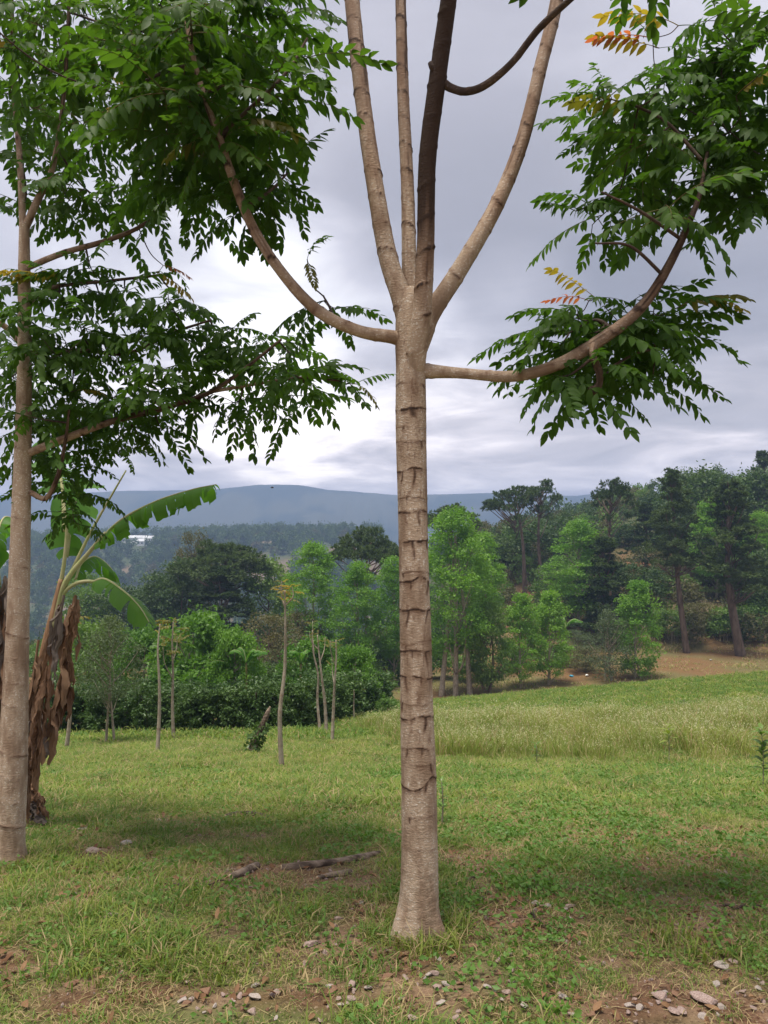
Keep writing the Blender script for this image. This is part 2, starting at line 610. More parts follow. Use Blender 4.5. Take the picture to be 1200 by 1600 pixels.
M['f_olive'] = mat_leaf('olive_brown_foliage', (.085, .095, .035), (.14, .125, .055), .3, .6, pos_scale=.3)
M['f_grey'] = mat_leaf('grey_green_foliage', (.075, .11, .055), (.12, .16, .075), .3, .6, pos_scale=.4)
M['f_yell'] = mat_leaf('yellow_green_foliage', (.22, .21, .045), (.36, .26, .06), .4, .6, pos_scale=2)
M['coffee'] = mat_leaf('coffee_leaves', (.04, .085, .024), (.095, .16, .045), .25, .42, spec=.3, pos_scale=3)
M['stone'] = mat_plain('pinkish_stone', (.25, .17, .145), (.44, .34, .30), 9, mp=(1, 1, 1), bstr=.6)
M['stone_white'] = mat_plain('whitish_stone', (.27, .225, .20), (.45, .39, .35), 9)
M['clod'] = mat_plain('brown_clod', (.17, .09, .055), (.28, .17, .11), 18)
M['log'] = mat_plain('weathered_log', (.065, .045, .034), (.27, .205, .155), 16, mp=(.3, 1, 1), bstr=.9, bdist=.015)
M['cut'] = mat_plain('cut_wood', (.45, .33, .21), (.55, .42, .28), 12)
M['litter'] = mat_leaf('fallen_brown_leaf', (.12, .055, .028), (.30, .18, .095), .15, .7, spec=.2, tcol=(1.1, 1, .8))
M['white_wall'] = mat_plain('white_house_wall', (.72, .72, .70), (.80, .80, .78), .5, bstr=.05)
M['roof'] = mat_plain('zinc_roof', (.50, .52, .55), (.62, .63, .65), .6, bstr=.05)
M['window'] = mat_plain('dark_window', (.05, .06, .07), (.08, .09, .10), 1, rough=.3, bstr=.02)
M['bird'] = mat_plain('dark_plumage', (.02, .02, .02), (.05, .045, .04), 8)
M['blue'] = mat_plain('blue_plastic', (.05, .28, .42), (.08, .34, .5), 5, rough=.5)
M['paper'] = mat_plain('white_scrap', (.62, .62, .62), (.75, .75, .75), 5, rough=.6)


# ------------------------------------------------------------------ ground sheet
def build_ground():
    ky, cy = 420, 1.5
    sy_ = np.linspace(-math.asinh(60 / cy), math.asinh(2300 / cy), 560)
    ys = cy * np.sinh(sy_) + 1.0
    sxx = np.linspace(-math.asinh(2200 / 2.2), math.asinh(2200 / 2.2), 420)
    xs = 2.2 * np.sinh(sxx)
    X, Y = np.meshgrid(xs, ys)
    Z = H(X, Y)
    col = ground_col(X, Y, Z).reshape(-1, 3)
    n, k = X.shape
    i = np.arange(n - 1)[:, None]
    j = np.arange(k - 1)[None, :]
    q = np.stack([i * k + j, i * k + j + 1, (i + 1) * k + j + 1, (i + 1) * k + j], -1).reshape(-1, 4)
    me = mesh_np('ground', np.stack([X, Y, Z], -1).reshape(-1, 3), q, [M['ground']], {'col': col}, True)
    o = link('ground', me)
    o['kind'] = 'structure'
    o['label'] = 'sloping grassy ground falling from the lawn to the valley'
    return o


build_ground()


# ------------------------------------------------------------------ compound leaves
def leaflet(L, W, fold=.25, curl=.25):
    """unit leaflet along +X, tip drooping; returns verts, quads, tris"""
    xs = np.array([.16, .42, .70, .90])
    ws = np.array([.62, 1.0, .78, .30]) * W * .5
    zc = -curl * L * xs ** 2
    v = [(0, 0, 0)]
    for x, w, z in zip(xs, ws, zc):
        v += [(x * L, -w, z + fold * w), (x * L, 0, z), (x * L, w, z + fold * w)]
    v.append((L, 0, -curl * L))
    q, t = [], [(0, 1, 2), (0, 2, 3)]
    for k in range(3):
        a = 1 + 3 * k
        q += [(a, a + 3, a + 4, a + 1), (a + 1, a + 4, a + 5, a + 2)]
    t += [(10, 13, 11), (11, 13, 12)]
    return np.array(v), np.array(q), np.array(t)


def compound_leaf(name, pairs, L, ll, lw, droop, mat, seed):
    r = np.random.default_rng(seed)
    mb, rb = MB(), MB()
    s = np.linspace(0, 1, 14)
    side = r.normal(0, .08)
    path = np.stack([L * (s - .12 * droop * s ** 3), side * L * s ** 2, L * (.10 * s - droop * s ** 2 * .55)], -1)
    tube(rb, path, .0022 * (1.25 - s), 4, cap=False)
    for k in range(pairs):
        f = .16 + .84 * (k + .5) / pairs
        for sd_ in (-1, 1):
            if r.random() < .04:
                continue
            ff = min(f + (0.018 if sd_ > 0 else 0) + r.normal(0, .006), 1)
            c = np.array([np.interp(ff, s, path[:, i]) for i in range(3)])
            lsz = ll * (0.72 + .36 * math.sin(math.pi * min(f * .95 + .05, 1))) * r.uniform(.88, 1.1)
            v, q, t = leaflet(lsz, lw * r.uniform(.9, 1.1), r.uniform(.1, .45), r.uniform(.1, .4))
            yaw = sd_ * R(r.uniform(52, 74) - 22 * f)
            pitch = R(r.uniform(10, 50))
            roll = sd_ * R(r.uniform(-12, 22))
            Mx = np.array((Matrix.Rotation(yaw, 3, 'Z') @ Matrix.Rotation(pitch, 3, 'Y') @ Matrix.Rotation(roll, 3, 'X')))
            mb.add(v @ Mx.T + c, t, q)
    # terminal leaflet
    v, q, t = leaflet(ll * .9, lw, .2, .2)
    Mx = np.array(Matrix.Rotation(R(25), 3, 'Y'))
    mb.add(v @ Mx.T + path[-1], t, q)
    nleaf_t = sum(len(a) for a in mb.t)
    nleaf_q = sum(len(a) for a in mb.q)
    nv = mb.n
    rq = np.concatenate(rb.q) + nv
    verts = np.concatenate(mb.v + rb.v)
    tr = np.concatenate(mb.t)
    qq = np.vstack([np.concatenate(mb.q), rq])
    idx = np.concatenate([np.zeros(nleaf_t + nleaf_q), np.ones(len(rq))])
    return mesh_np(name, verts, [tr, qq], [mat, M['rachis']], None, True, idx)


LEAF = [compound_leaf('compound_leaf_green', p_, L_, .072, .031, d_, M['leaf'], 10 + k)
        for k, (p_, L_, d_) in enumerate([(8, .36, .6), (9, .40, .8), (7, .32, .45), (8, .34, 1.1), (6, .28, .6), (10, .44, .65), (6, .27, .4), (9, .36, 1.3)])]
LEAF_Y = [compound_leaf('compound_leaf_yellow', 8, .34, .070, .030, .5 + .3 * k, M['leaf_yellow'], 30 + k) for k in range(2)]
LEAF_R = [compound_leaf('compound_leaf_red', 6, .24, .050, .022, .5 + .3 * k, M['leaf_red'], 40 + k) for k in range(2)]
LEAF_O = [compound_leaf('compound_leaf_olive', 9, .36, .074, .032, .6 + .3 * k, M['leaf_olive'], 50 + k) for k in range(2)]
LEAF_F = [compound_leaf('compound_leaf_bright', 8, .38, .085, .040, .5 + .3 * k, M['leaf_far'], 60 + k) for k in range(3)]


def leaf_matrix(p, az, el, roll, s):
    return Matrix.Translation(Vector([float(q) for q in p])) @ Matrix.Rotation(az, 4, 'Z') @ Matrix.Rotation(-el, 4, 'Y') @ Matrix.Rotation(roll, 4, 'X') @ Matrix.Scale(s, 4)


class LeafyTree:
    """a near tree: trunk, limbs, twigs and compound leaves as parts"""

    def __init__(self, root, seed):
        self.root = root
        self.o = np.array(root.location)
        self.nodes = []          # points on limbs from which twigs may grow
        self.r = np.random.default_rng(seed)
        self.count = 0
        self.bulk = []

    def limb(self, name, pts, wpx, mat, seg=20, n=90, fn=None, twigs=True, attach_from=.35, dark=(0, 0), amp=1.0):
        """pts: (px,py,Y); wpx: widths in photograph pixels"""
        p3 = np.array([P(*q) for q in pts])
        rad = np.array([w * .5 * q[2] / F for w, q in zip(wpx, pts)])
        pr = spline(np.hstack([p3, rad[:, None]]), n)
        c, rd = pr[:, :3], np.maximum(pr[:, 3], .001)
        ph = self.r.uniform(0, 9)
        step = np.concatenate(([0], np.cumsum(np.linalg.norm(np.diff(c, axis=0), axis=1))))

        def bark(r, st, th, cc):
            k = step[:, None]
            T = th[None, :]
            per = .13
            node = np.abs(((k + .02 * np.sin(T + ph) + ph) / per) % 1 - .5) * 2
            on = sst(.80, .98, node) * (.4 + .8 * vn(np.floor((k + ph) / per) * 3.3, 0, 1))
            sidew = .35 + .65 * sst(-.2, .9, np.sin(T * 1.0 + np.floor((k + ph) / per) * 2.4))
            r = r * (1 + .13 * amp * on * sidew + .05 * (fbm(np.cos(T) * 2 + k * 10, np.sin(T) * 2, k * 12 + ph, 3) - .5))
            st = np.clip(on * sidew * 1.1 * sst(.25, .50, fbm(np.cos(T) * 3, np.sin(T) * 3 + ph, k * 25, 2)), 0, 1)
            strk = sst(.56, .74, fbm(np.cos(T) * 4 + ph, np.sin(T) * 4, k * 4, 3)) * .40
            base_ = (dark[0] + (dark[1] - dark[0]) * sst(.05, .45, k / step[-1])) * (.75 + .5 * fbm(np.cos(T) * 2, np.sin(T) * 2 + ph, k * 3, 3))
            return r, np.clip(np.maximum(st, strk) * .8 + base_ * .85, 0, 1)
        mb = MB()
        tube(mb, c - self.o, rd, seg, fn or bark)
        o = link(name, mb.mesh(name, [mat]), self.root)
        if twigs:
            k0 = int(n * attach_from)
            for i in range(k0, n, 3):
                self.nodes.append((c[i], rd[i]))
        return o

    def twig_to(self, target, mat, w=.006, leaves=8, kinds=None, part=True, sag=.12, length=1.0, elb=0):
        nd = np.array([q[0] for q in self.nodes])
        d = np.linalg.norm((nd - target) * (1, .8, 1), axis=1)
        i = int(np.argmin(d))
        a, ra = self.nodes[i]
        dist = np.linalg.norm(target - a)
        mid = (a + target) / 2 + np.array((0, 0, -sag * dist)) + self.r.normal(0, .06, 3) * dist
        c = spline(np.array([a, mid, target]), 16)
        w = min(w + .004 * dist, ra * .8)
        rad = np.linspace(w, .0022, 16)
        mb = MB()
        tube(mb, c - self.o, rad, 6, cap=False)
        link('twig', mb.mesh('twig', [mat]), self.root)
        for k in range(3, 16, 2):
            self.nodes.append((c[k], rad[k]))
        dirn = c[-1] - c[-4]
        az0 = math.atan2(dirn[1], dirn[0])
        for k in range(leaves):
            f = 1 - .55 * (k / max(leaves, 1)) ** 1.3
            p = np.array([np.interp(f, np.linspace(0, 1, 16), c[:, q]) for q in range(3)])
            az = az0 + k * 2.399 + self.r.normal(0, .3)
            el = R(self.r.uniform(-32, 30) + elb)
            s = self.r.uniform(.75, 1.08) * length
            ms = (kinds or LEAF)
            me = ms[self.r.integers(len(ms))]
            self.put(me, p, az, el, R(self.r.normal(0, 18)), s, part)

    def put(self, me, p, az, el, roll, s, part=True, label=None):
        Mx = leaf_matrix(np.asarray(p) - self.o, az, el, roll, s)
        if part and self.count < 298:
            o = bpy.data.objects.new('compound_leaf', me)
            COL.objects.link(o)
            o.parent = self.root
            o.matrix_local = Mx
            if label:
                o['label'] = label
            self.count += 1
        else:
            self.bulk.append((me, Mx))

    def finish(self):
        if not self.bulk:
            return
        cache = {}
        V, Q, T, qi, ti, n = [], [], [], [], [], 0
        mats = []
        for me, Mx in self.bulk:
            if me.name not in cache:
                co = np.empty(len(me.vertices) * 3, np.float32)
                me.vertices.foreach_get('co', co)
                t = np.array([p.vertices[:] for p in me.polygons if len(p.vertices) == 3])
                q = np.array([p.vertices[:] for p in me.polygons if len(p.vertices) == 4])
                m0 = me.materials[0]
                if m0 not in mats:
                    mats.append(m0)
                cache[me.name] = (co.reshape(-1, 3), t, q, mats.index(m0))
            co, t, q, mi = cache[me.name]
            A = np.array(Mx)
            V.append(co @ A[:3, :3].T + A[:3, 3])
            T.append(t + n); Q.append(q + n)
            ti.append(np.full(len(t), mi)); qi.append(np.full(len(q), mi))
            n += len(co)
        me = mesh_np('foliage', np.concatenate(V), [np.concatenate(T), np.concatenate(Q)], mats, None, True,
                     np.concatenate(ti + qi))
        o = link('foliage', me, self.root)
        o['kind'] = 'stuff'


def poly_points(poly, n, r, tries=60):
    """spread n points in a pixel polygon, best-candidate"""
    poly = np.array(poly, float)
    lo, hi = poly.min(0), poly.max(0)
    pts = []

    def inside(x, y):
        c = False
        j = len(poly) - 1
        for i in range(len(poly)):
            xi, yi = poly[i]; xj, yj = poly[j]
            if (yi > y) != (yj > y) and x < (xj - xi) * (y - yi) / (yj - yi) + xi:
                c = not c
            j = i
        return c
    while len(pts) < n:
        best, bd = None, -1
        for _ in range(tries):
            q = lo + (hi - lo) * r.random(2)
            if not inside(*q):
                continue
            d = min([np.hypot(*(q - p)) for p in pts], default=1e9)
            if d > bd:
                best, bd = q, d
        if best is not None:
            pts.append(best)
    return pts


# ------------------------------------------------------------------ the central tree
YC = 2.93
base = gp(652, 1458)
t1 = thing('shade_tree', 'tall pale-barked tree with ringed trunk and five upright limbs, in the centre foreground', 'tree',
           (float(base[0]), float(base[1]), float(base[2])))
YC = float(base[1])
T1 = LeafyTree(t1, 5)

RINGS = [  # (py, tilt/arch centre px, arch amount, strength, drips [(px, length px, width px)])
    (640, 645, 0, 1.5, [(645, 22, 14)]), (600, 662, 0, .7, [(662, 12, 5)]), (668, 632, 0, .5, [(630, 12, 6)]), (690, 660, 0, .7, [(657, 20, 6)]),
    (735, 645, 3, 1.2, [(646, 42, 5), (668, 30, 3), (627, 26, 3)]), (778, 632, 0, .7, [(634, 9, 5)]), (800, 655, 4, 1.0, [(654, 34, 5)]),
    (845, 645, 2, 1.2, [(645, 40, 5), (667, 22, 4)]), (893, 632, 2, .7, [(630, 12, 4)]), (908, 657, 10, 1.2, [(667, 36, 5), (640, 20, 4)]),
    (951, 648, 5, 1.2, [(636, 36, 5), (665, 30, 3)]), (998, 634, -3, .6, [(634, 24, 3)]), (1012, 652, 0, 1.0, [(665, 34, 5), (644, 18, 5)]),
    (1053, 650, 3, 1.1, [(634, 34, 5), (658, 18, 4)]), (1092, 632, 0, .6, [(629, 20, 3)]), (1114, 655, 3, 1.1, [(662, 34, 6), (640, 14, 4)]),
    (1160, 650, 2, .9, [(656, 20, 5), (634, 20, 4)]), (1182, 672, 0, .6, [(672, 24, 4)]), (1218, 672, 14, 1.3, [(664, 20, 6)]),
    (1262, 640, 0, .5, [(640, 14, 5)]), (1310, 660, 0, .45, []), (1345, 640, 0, .35, []), (1385, 660, 0, .3, [])]


def trunk_fn(r, st, th, c):
    # world position -> photograph pixels on the camera-facing side
    T = th[None, :]
    zz = c[:, 2][:, None] + t1.location.z
    ycam = c[:, 1][:, None] + t1.location.y
    cx = c[:, 0][:, None] + t1.location.x
    py = 840 - (zz - EYE) / ycam * F
    # frame: u is to the side; find x offset by cos
    side = np.cos(T) * SGN
    front = np.sin(T) * SGF
    pxl = 600 + (cx + r * side) / ycam * F
    hw = r / ycam * F
    disp = np.zeros(np.broadcast(r, T).shape)
    stn = np.zeros_like(disp)
    for k, (ry, ax, arch, s, drips) in enumerate(RINGS):
        wob = 1.6 * np.sin(T * 2 + k * 1.7) + 3.2 * (fbm(np.cos(T) * 3 + k, np.sin(T) * 3, k, 2) - .5)
        a = arch * np.exp(-((pxl - ax) / 11) ** 2) * (front > -.1)
        dy = py - (ry - a + wob)
        brk = .30 + .80 * sst(.30, .55, fbm(np.cos(T) * 2.5 + 7 * k, np.sin(T) * 2.5, k * 2.3, 3))
        disp += s * brk * np.exp(-(dy / 5.5) ** 2) * .012
        disp -= s * brk * np.exp(-((dy - 5.5) / 3.5) ** 2) * .006
        stn = np.maximum(stn, s * 1.05 * brk * np.exp(-((dy - 1.6) / (1.1 + 1.4 * fbm(np.cos(T) * 4, np.sin(T) * 4 + k, k, 2))) ** 2))
        stn = np.maximum(stn, s * .42 * brk * np.exp(-((dy - 5) / 5.0) ** 2))
        for dx, ln, wd in drips:
            w_ = wd * (1 - .6 * np.clip(dy / ln, 0, 1)) * .72
            m = np.exp(-((pxl - dx + 1.5 * np.sin(py * .15)) / w_) ** 2) * sst(-2, 2, dy) * sst(ln, ln * .55, dy) * (front > -.2)
            stn = np.maximum(stn, (.60 + .5 * fbm(pxl * .25, py * .10, k, 3)) * m)
    disp += .05 * (fbm(np.cos(T) * 1.6, np.sin(T) * 1.6, zz * 5, 3) - .5)
    disp += .022 * (fbm(np.cos(T) * 5, np.sin(T) * 5, zz * 30, 3) - .5)
    # fine circumferential wrinkles near the foot
    ft = sst(1230, 1400, py)
    disp += ft * .007 * np.sin(py * .38 + 2 * fbm(np.cos(T) * 2, np.sin(T) * 2, zz * 8, 2) * 6)
    stn = np.maximum(stn, .28 * sst(.52, .72, fbm(np.cos(T) * 2.5, np.sin(T) * 2.5, zz * 3.5, 4)))
    fleck = fbm(np.cos(T) * 7, np.sin(T) * 7, zz * 26, 2)
    stn = np.maximum(stn, .55 * sst(.66, .74, fleck) * sst(1300, 1150, py))
    stn = np.maximum(stn, .42 * sst(1350, 1470, py) * (.4 + .9 * fbm(np.cos(T) * 2, np.sin(T) * 2, zz * 7, 3)))
    # root flare lobes
    fl = sst(1395, 1480, py)
    disp += fl * (.10 + .24 * np.cos(T * 3 + .8 + .5 * np.sin(py * .05)) + .14 * np.cos(T * 5 + 2))
    return r * (1 + disp), np.clip(stn, 0, 1)


# orientation signs for the frame used by tube() on a vertical stem
_t, _u, _w = frames(np.array([(0, 0, 0), (0, 0, 1.0), (0, 0, 2.0)]))
SGN = float(np.sign(_u[0][0])) if abs(_u[0][0]) > .5 else 1.0
SGF = float(-np.sign(_w[0][1])) if abs(_w[0][1]) > .5 else 1.0
tp = [(654, 1500, 104), (653, 1468, 84), (653, 1440, 70), (655, 1400, 60), (655.5, 1350, 57), (655, 1270, 55), (654, 1200, 54), (651, 1100, 51),
      (649.5, 1000, 49), (647, 900, 46.5), (645, 800, 46), (643, 720, 47), (642, 640, 48), (642, 580, 47), (642, 540, 49), (643, 500, 50), (642, 470, 44), (641, 452, 30)]
c3 = np.array([P(a, b, YC) for a, b, w in tp]) - np.array(t1.location)
rr = np.array([w * .5 * YC / F for a, b, w in tp])
pr = spline(np.hstack([c3, rr[:, None]]), 520)
mb = MB()
tube(mb, pr[:, :3], pr[:, 3], 72, trunk_fn)
link('trunk', mb.mesh('trunk', [M['bark']]), t1)

T1.limb('branch', [(644, 545, YC), (634, 492, YC), (626, 462, YC), (606, 400, YC + .03), (586, 290, YC + .08), (566, 150, YC + .16), (550, 0, YC + .26), (536, -160, YC + .38), (520, -330, YC + .5)],
        [30, 34, 32, 30, 27, 25, 24, 22, 18], M['bark'], 28, 260, attach_from=.72, dark=(.15, .62))
T1.limb('branch', [(643, 492, YC + .05), (640, 440, YC + .08), (637, 300, YC + .13), (630, 150, YC + .2), (626, 0, YC + .28), (622, -180, YC + .38)],
        [24, 24, 21, 19, 17, 14], M['bark'], 24, 240, attach_from=.75, dark=(.2, .65))
T1.limb('branch', [(644, 612, YC + .012), (648, 575, YC - .022), (652, 535, YC - .055), (660, 480, YC - .09), (665, 380, YC - .12), (668, 250, YC - .16), (684, 120, YC - .21), (701, 0, YC - .26), (722, -160, YC - .33), (740, -300, YC - .4)],
        [26, 32, 33, 30, 28, 28, 28, 26, 23, 18], M['bark'], 28, 260, attach_from=.75, dark=(.10, 1.25))
T1.limb('branch', [(648, 565, YC), (660, 525, YC), (675, 488, YC + .01), (722, 415, YC + .04), (776, 320, YC + .08), (816, 220, YC + .12), (846, 100, YC + .16), (868, 10, YC + .2), (890, -120, YC + .28), (910, -280, YC + .36)],
        [26, 32, 30, 27, 24, 22, 21, 21, 18, 15], M['bark'], 28, 260, attach_from=.8, dark=(.15, .62))
T1.limb('branch', [(645, 545, YC), (630, 533, YC), (615, 527, YC - .01), (560, 517, YC - .05), (500, 488, YC - .09), (450, 438, YC - .13), (400, 365, YC - .17), (366, 285, YC - .2), (346, 225, YC - .22), (310, 120, YC - .2), (290, 20, YC - .15), (280, -120, YC - .1)],
        [24, 27, 22, 19, 19, 17, 16, 14, 12, 9, 7, 5], M['bark'], 20, 200, attach_from=.62, dark=(.15, .6))
T1.limb('branch', [(650, 582, YC), (668, 580, YC), (720, 583, YC - .03), (800, 588, YC - .07), (870, 570, YC - .11), (940, 530, YC - .15), (1000, 482, YC - .18), (1045, 415, YC - .2), (1086, 325, YC - .22), (1098, 280, YC - .18), (1112, 200, YC + .05), (1130, 120, YC + .25), (1170, 0, YC + .4)],
        [28, 24, 17, 18, 19, 20, 17, 14, 9, 6, 5, 4, 3], M['bark'], 20, 220, attach_from=.46, dark=(.10, 1.1))
# hooked stub, dark side branch and knob
T1.limb('branch', [(928, 536, YC - .15), (926, 555, YC - .18), (936, 580, YC - .19), (936, 602, YC - .19), (926, 612, YC - .19), (922, 604, YC - .19)], [13, 10, 12, 10, 13, 8], M['bark'], 14, 60, attach_from=.3, dark=(.6, 1.0), amp=1.6)
T1.limb('branch', [(690, 128, YC - .2), (706, 138, YC - .21), (730, 143, YC - .24), (760, 132, YC - .28), (800, 98, YC - .34), (842, 45, YC - .4), (890, 0, YC - .46), (960, -60, YC - .55)],
        [15, 13, 12, 12, 11, 11, 10, 8], M['bark_dark'], 14, 110, attach_from=.85)
T1.limb('branch_stub', [(684, 116, YC - .22), (676, 106, YC - .23), (672, 98, YC - .23)], [12, 11, 8], M['bark_dark'], 10, 16, twigs=False)
# leafy crown parts seen in the frame
T1.limb('branch', [(380, 325, YC - .18), (420, 300, YC - .12), (450, 270, YC - .08)], [6, 5, 3], M['bark_dark'], 8, 24, attach_from=.3)
T1.limb('branch', [(520, 495, YC - .09), (515, 480, YC - .02), (505, 462, YC + .06)], [5, 4, 3], M['bark_dark'], 8, 24, attach_from=.3)
r1 = T1.r
T1.limb('branch', [(340, 215, YC - .22), (400, 160, YC - .25), (450, 110, YC - .25), (480, 60, YC - .2)], [7, 6, 5, 4], M['bark_dark'], 8, 30, attach_from=.1)
T1.limb('branch', [(300, 100, YC - .2), (240, 120, YC - .1), (190, 150, YC)], [6, 5, 4], M['bark_dark'], 8, 24, attach_from=.1)
T1.limb('branch', [(1066, 375, YC - .21), (1000, 330, YC - .3), (940, 300, YC - .35)], [6, 5, 3], M['bark_dark'], 8, 24, attach_from=.1)
T1.limb('branch', [(1036, 430, YC - .2), (985, 385, YC - .28), (930, 380, YC - .3)], [6, 5, 3], M['bark_dark'], 8, 24, attach_from=.1)
T1.limb('branch', [(1096, 250, YC - .2), (1040, 190, YC - .15), (980, 160, YC - .1)], [6, 5, 4], M['bark_dark'], 8, 24, attach_from=.1)
T1.limb('branch', [(925, 610, YC - .19), (955, 575, YC - .1), (1000, 550, YC), (1040, 545, YC + .1)], [6, 5, 4, 3], M['bark_dark'], 8, 24, attach_from=.1)
T1.limb('branch', [(960, 515, YC - .15), (930, 500, YC - .02), (890, 520, YC + .1)], [6, 5, 3], M['bark_dark'], 8, 24, attach_from=.1)
for q in poly_points([(230, -20), (480, 0), (455, 90), (440, 210), (350, 250), (230, 230), (160, 100)], 26, r1):
    T1.twig_to(P(q[0], q[1], YC + r1.uniform(-.3, .6)), M['bark_dark'], leaves=8)
for q in poly_points([(960, 170), (1010, 130), (1090, 60), (1200, 20), (1210, 260), (1130, 300), (1060, 320), (960, 340), (900, 360), (930, 250)], 20, r1):
    T1.twig_to(P(q[0], q[1], YC + r1.uniform(-.3, .5)), M['bark_dark'], leaves=8, length=.95)
for q in poly_points([(870, 500), (950, 470), (1040, 480), (1060, 540), (1020, 600), (860, 590)], 19, r1):
    T1.twig_to(P(q[0], q[1], YC + r1.uniform(-.15, .5)), M['bark_dark'], leaves=7, length=.9)
for (px, py, dy, nl) in [(440, 275, -.05, 7), (415, 300, 0, 6), (390, 330, .1, 6), (350, 300, .1, 8), (310, 290, .2, 8), (260, 270, .2, 9), (450, 40, .1, 10), (1190, 60, .1, 12), (1150, 130, .2, 11), (1200, 200, 0, 11), (1180, 290, .1, 9), (1120, 20, .2, 10), (1060, 250, .2, 9), (1190, 330, 0, 6), (940, 150, 0, 7), (980, 200, .2, 7), (1140, 310, .1, 8), (1080, 90, .2, 8), (900, 330, .1, 6), (1040, 320, .2, 7), (400, 190, .2, 10), (505, 470, .05, 4), (530, 482, .1, 3)]:
    T1.twig_to(P(px, py, YC + dy), M['bark_dark'], leaves=nl, length=.85)
YL, RL, OL = 'yellowing compound leaf', 'reddish young compound leaf', 'drooping olive-yellow compound leaf'
for (px, py, me, az, el, s, lb) in [(1020, 60, LEAF_R[0], 3.0, .3, 1.0, RL), (1030, 75, LEAF_Y[0], 2.7, .5, .8, YL), (1060, 40, LEAF_Y[1], 2.9, .6, .9, YL),
                                    (1000, 165, LEAF_O[0], 3.3, .1, .9, OL), (920, 470, LEAF_R[1], 3.0, .4, .7, RL), (930, 465, LEAF_Y[0], 3.4, .5, .7, YL),
                                    (1060, 480, LEAF_O[0], .1, .4, .9, OL), (1075, 470, LEAF_Y[1], .2, .3, .8, YL), (350, 200, LEAF_O[1], -.5, .1, 1.0, OL),
                                    (345, 215, LEAF_O[0], 3.7, -.4, .8, OL), (1150, 150, LEAF_Y[1], 5.0, .2, .7, YL), (480, 405, LEAF_O[0], -1.2, -.9, .4, OL)]:
    T1.twig_to(P(px, py, YC - .1), M['bark_dark'], w=.003, leaves=1, length=.7)
    T1.put(me, P(px, py, YC - .1), az, el, .3, s, True, lb)
# the crown above the frame, which shades the foreground
for q in poly_points([(-500, -800), (1500, -800), (1500, -120), (1150, -60), (640, -140), (500, -90), (-300, -100)], 27, r1):
    T1.twig_to(P(q[0], q[1], YC + r1.uniform(-1.0, 1.2)), M['bark_dark'], leaves=8, part=False, w=.01)
T1.finish()

# ------------------------------------------------------------------ the left tree
bl = gp(13, 1352)
YL_ = float(bl[1])
t2 = thing('shade_tree', 'slender pale-barked tree with leafy crown at the left edge, in front of the banana plant', 'tree', tuple(float(q) for q in bl))
T2 = LeafyTree(t2, 11)
T2.limb('trunk', [(8, 1400, YL_), (13, 1352, YL_), (15, 1310, YL_), (20, 1200, YL_), (27, 1000, YL_), (33, 800, YL_), (38, 600, YL_), (38, 430, YL_), (38, 350, YL_)],
        [62, 58, 44, 42, 34, 28, 22, 18, 15], M['bark'], 40, 420, attach_from=.8, amp=.35)
LB = [([(38, 360), (60, 310), (80, 270), (95, 190), (104, 90), (108, -40), (100, -200)], [12, 11, 9, 7, 6, 5, 4], 0),
      ([(36, 360), (31, 250), (22, 140), (18, 0), (10, -180)], [11, 9, 7, 6, 4], .1),
      ([(38, 420), (100, 395), (170, 375), (226, 350), (290, 300), (330, 260)], [10, 9, 8, 6, 5, 4], -.1),
      ([(38, 552), (130, 548), (200, 552), (270, 520), (330, 500)], [8, 7, 6, 5, 3], .1),
      ([(44, 708), (110, 682), (180, 657), (260, 636), (330, 612), (390, 570), (440, 530)], [13, 12, 10, 9, 7, 5, 4], -.05),
      ([(330, 612), (400, 600), (470, 590), (530, 595)], [6, 5, 4, 3], -.05),
      ([(48, 770), (72, 778), (90, 745), (102, 690), (108, 640)], [9, 8, 7, 5, 4], -.1),
      ([(28, 530), (0, 505), (-70, 470), (-150, 440)], [10, 9, 7, 5], 0),
      ([(38, 480), (80, 450), (160, 440), (250, 430)], [7, 6, 5, 4], .2)]
for pts, ws, dy in LB:
    T2.limb('branch', [(a, b, YL_ + dy * k / 2) for k, (a, b) in enumerate(pts)], ws, M['bark'], 14, 90, attach_from=.25, dark=(.3, .9))
r2 = T2.r
for q in poly_points([(0, -10), (200, -10), (330, 0), (360, 120), (330, 260), (280, 320), (120, 330), (0, 370)], 32, r2):
    T2.twig_to(P(q[0], q[1], YL_ + r2.uniform(-.3, .8)), M['bark_dark'], leaves=9)
for q in poly_points([(0, 430), (150, 420), (250, 440), (330, 500), (430, 520), (530, 580), (510, 630), (400, 640), (250, 620), (100, 640), (0, 660)], 40, r2):
    T2.twig_to(P(q[0], q[1], YL_ + r2.uniform(-.4, .7)), M['bark_dark'], leaves=8, length=.98)
for q in poly_points([(60, 640), (270, 640), (250, 690), (150, 720), (0, 730)], 15, r2):
    T2.twig_to(P(q[0], q[1], YL_ + r2.uniform(-.2, .6)), M['bark_dark'], leaves=7, length=.8)
for (px, py) in [(110, 745), (140, 775), (90, 800), (70, 760), (125, 820)]:
    T2.twig_to(P(px, py, YL_ + .25), M['bark_dark'], leaves=5, length=.75)
for (px, py) in [(80, 120), (150, 60), (40, 60), (200, 30), (30, 200), (170, 620), (120, 660)]:
    T2.twig_to(P(px, py, YL_ + .9), M['bark_dark'], leaves=5, kinds=LEAF_F, length=1.1)
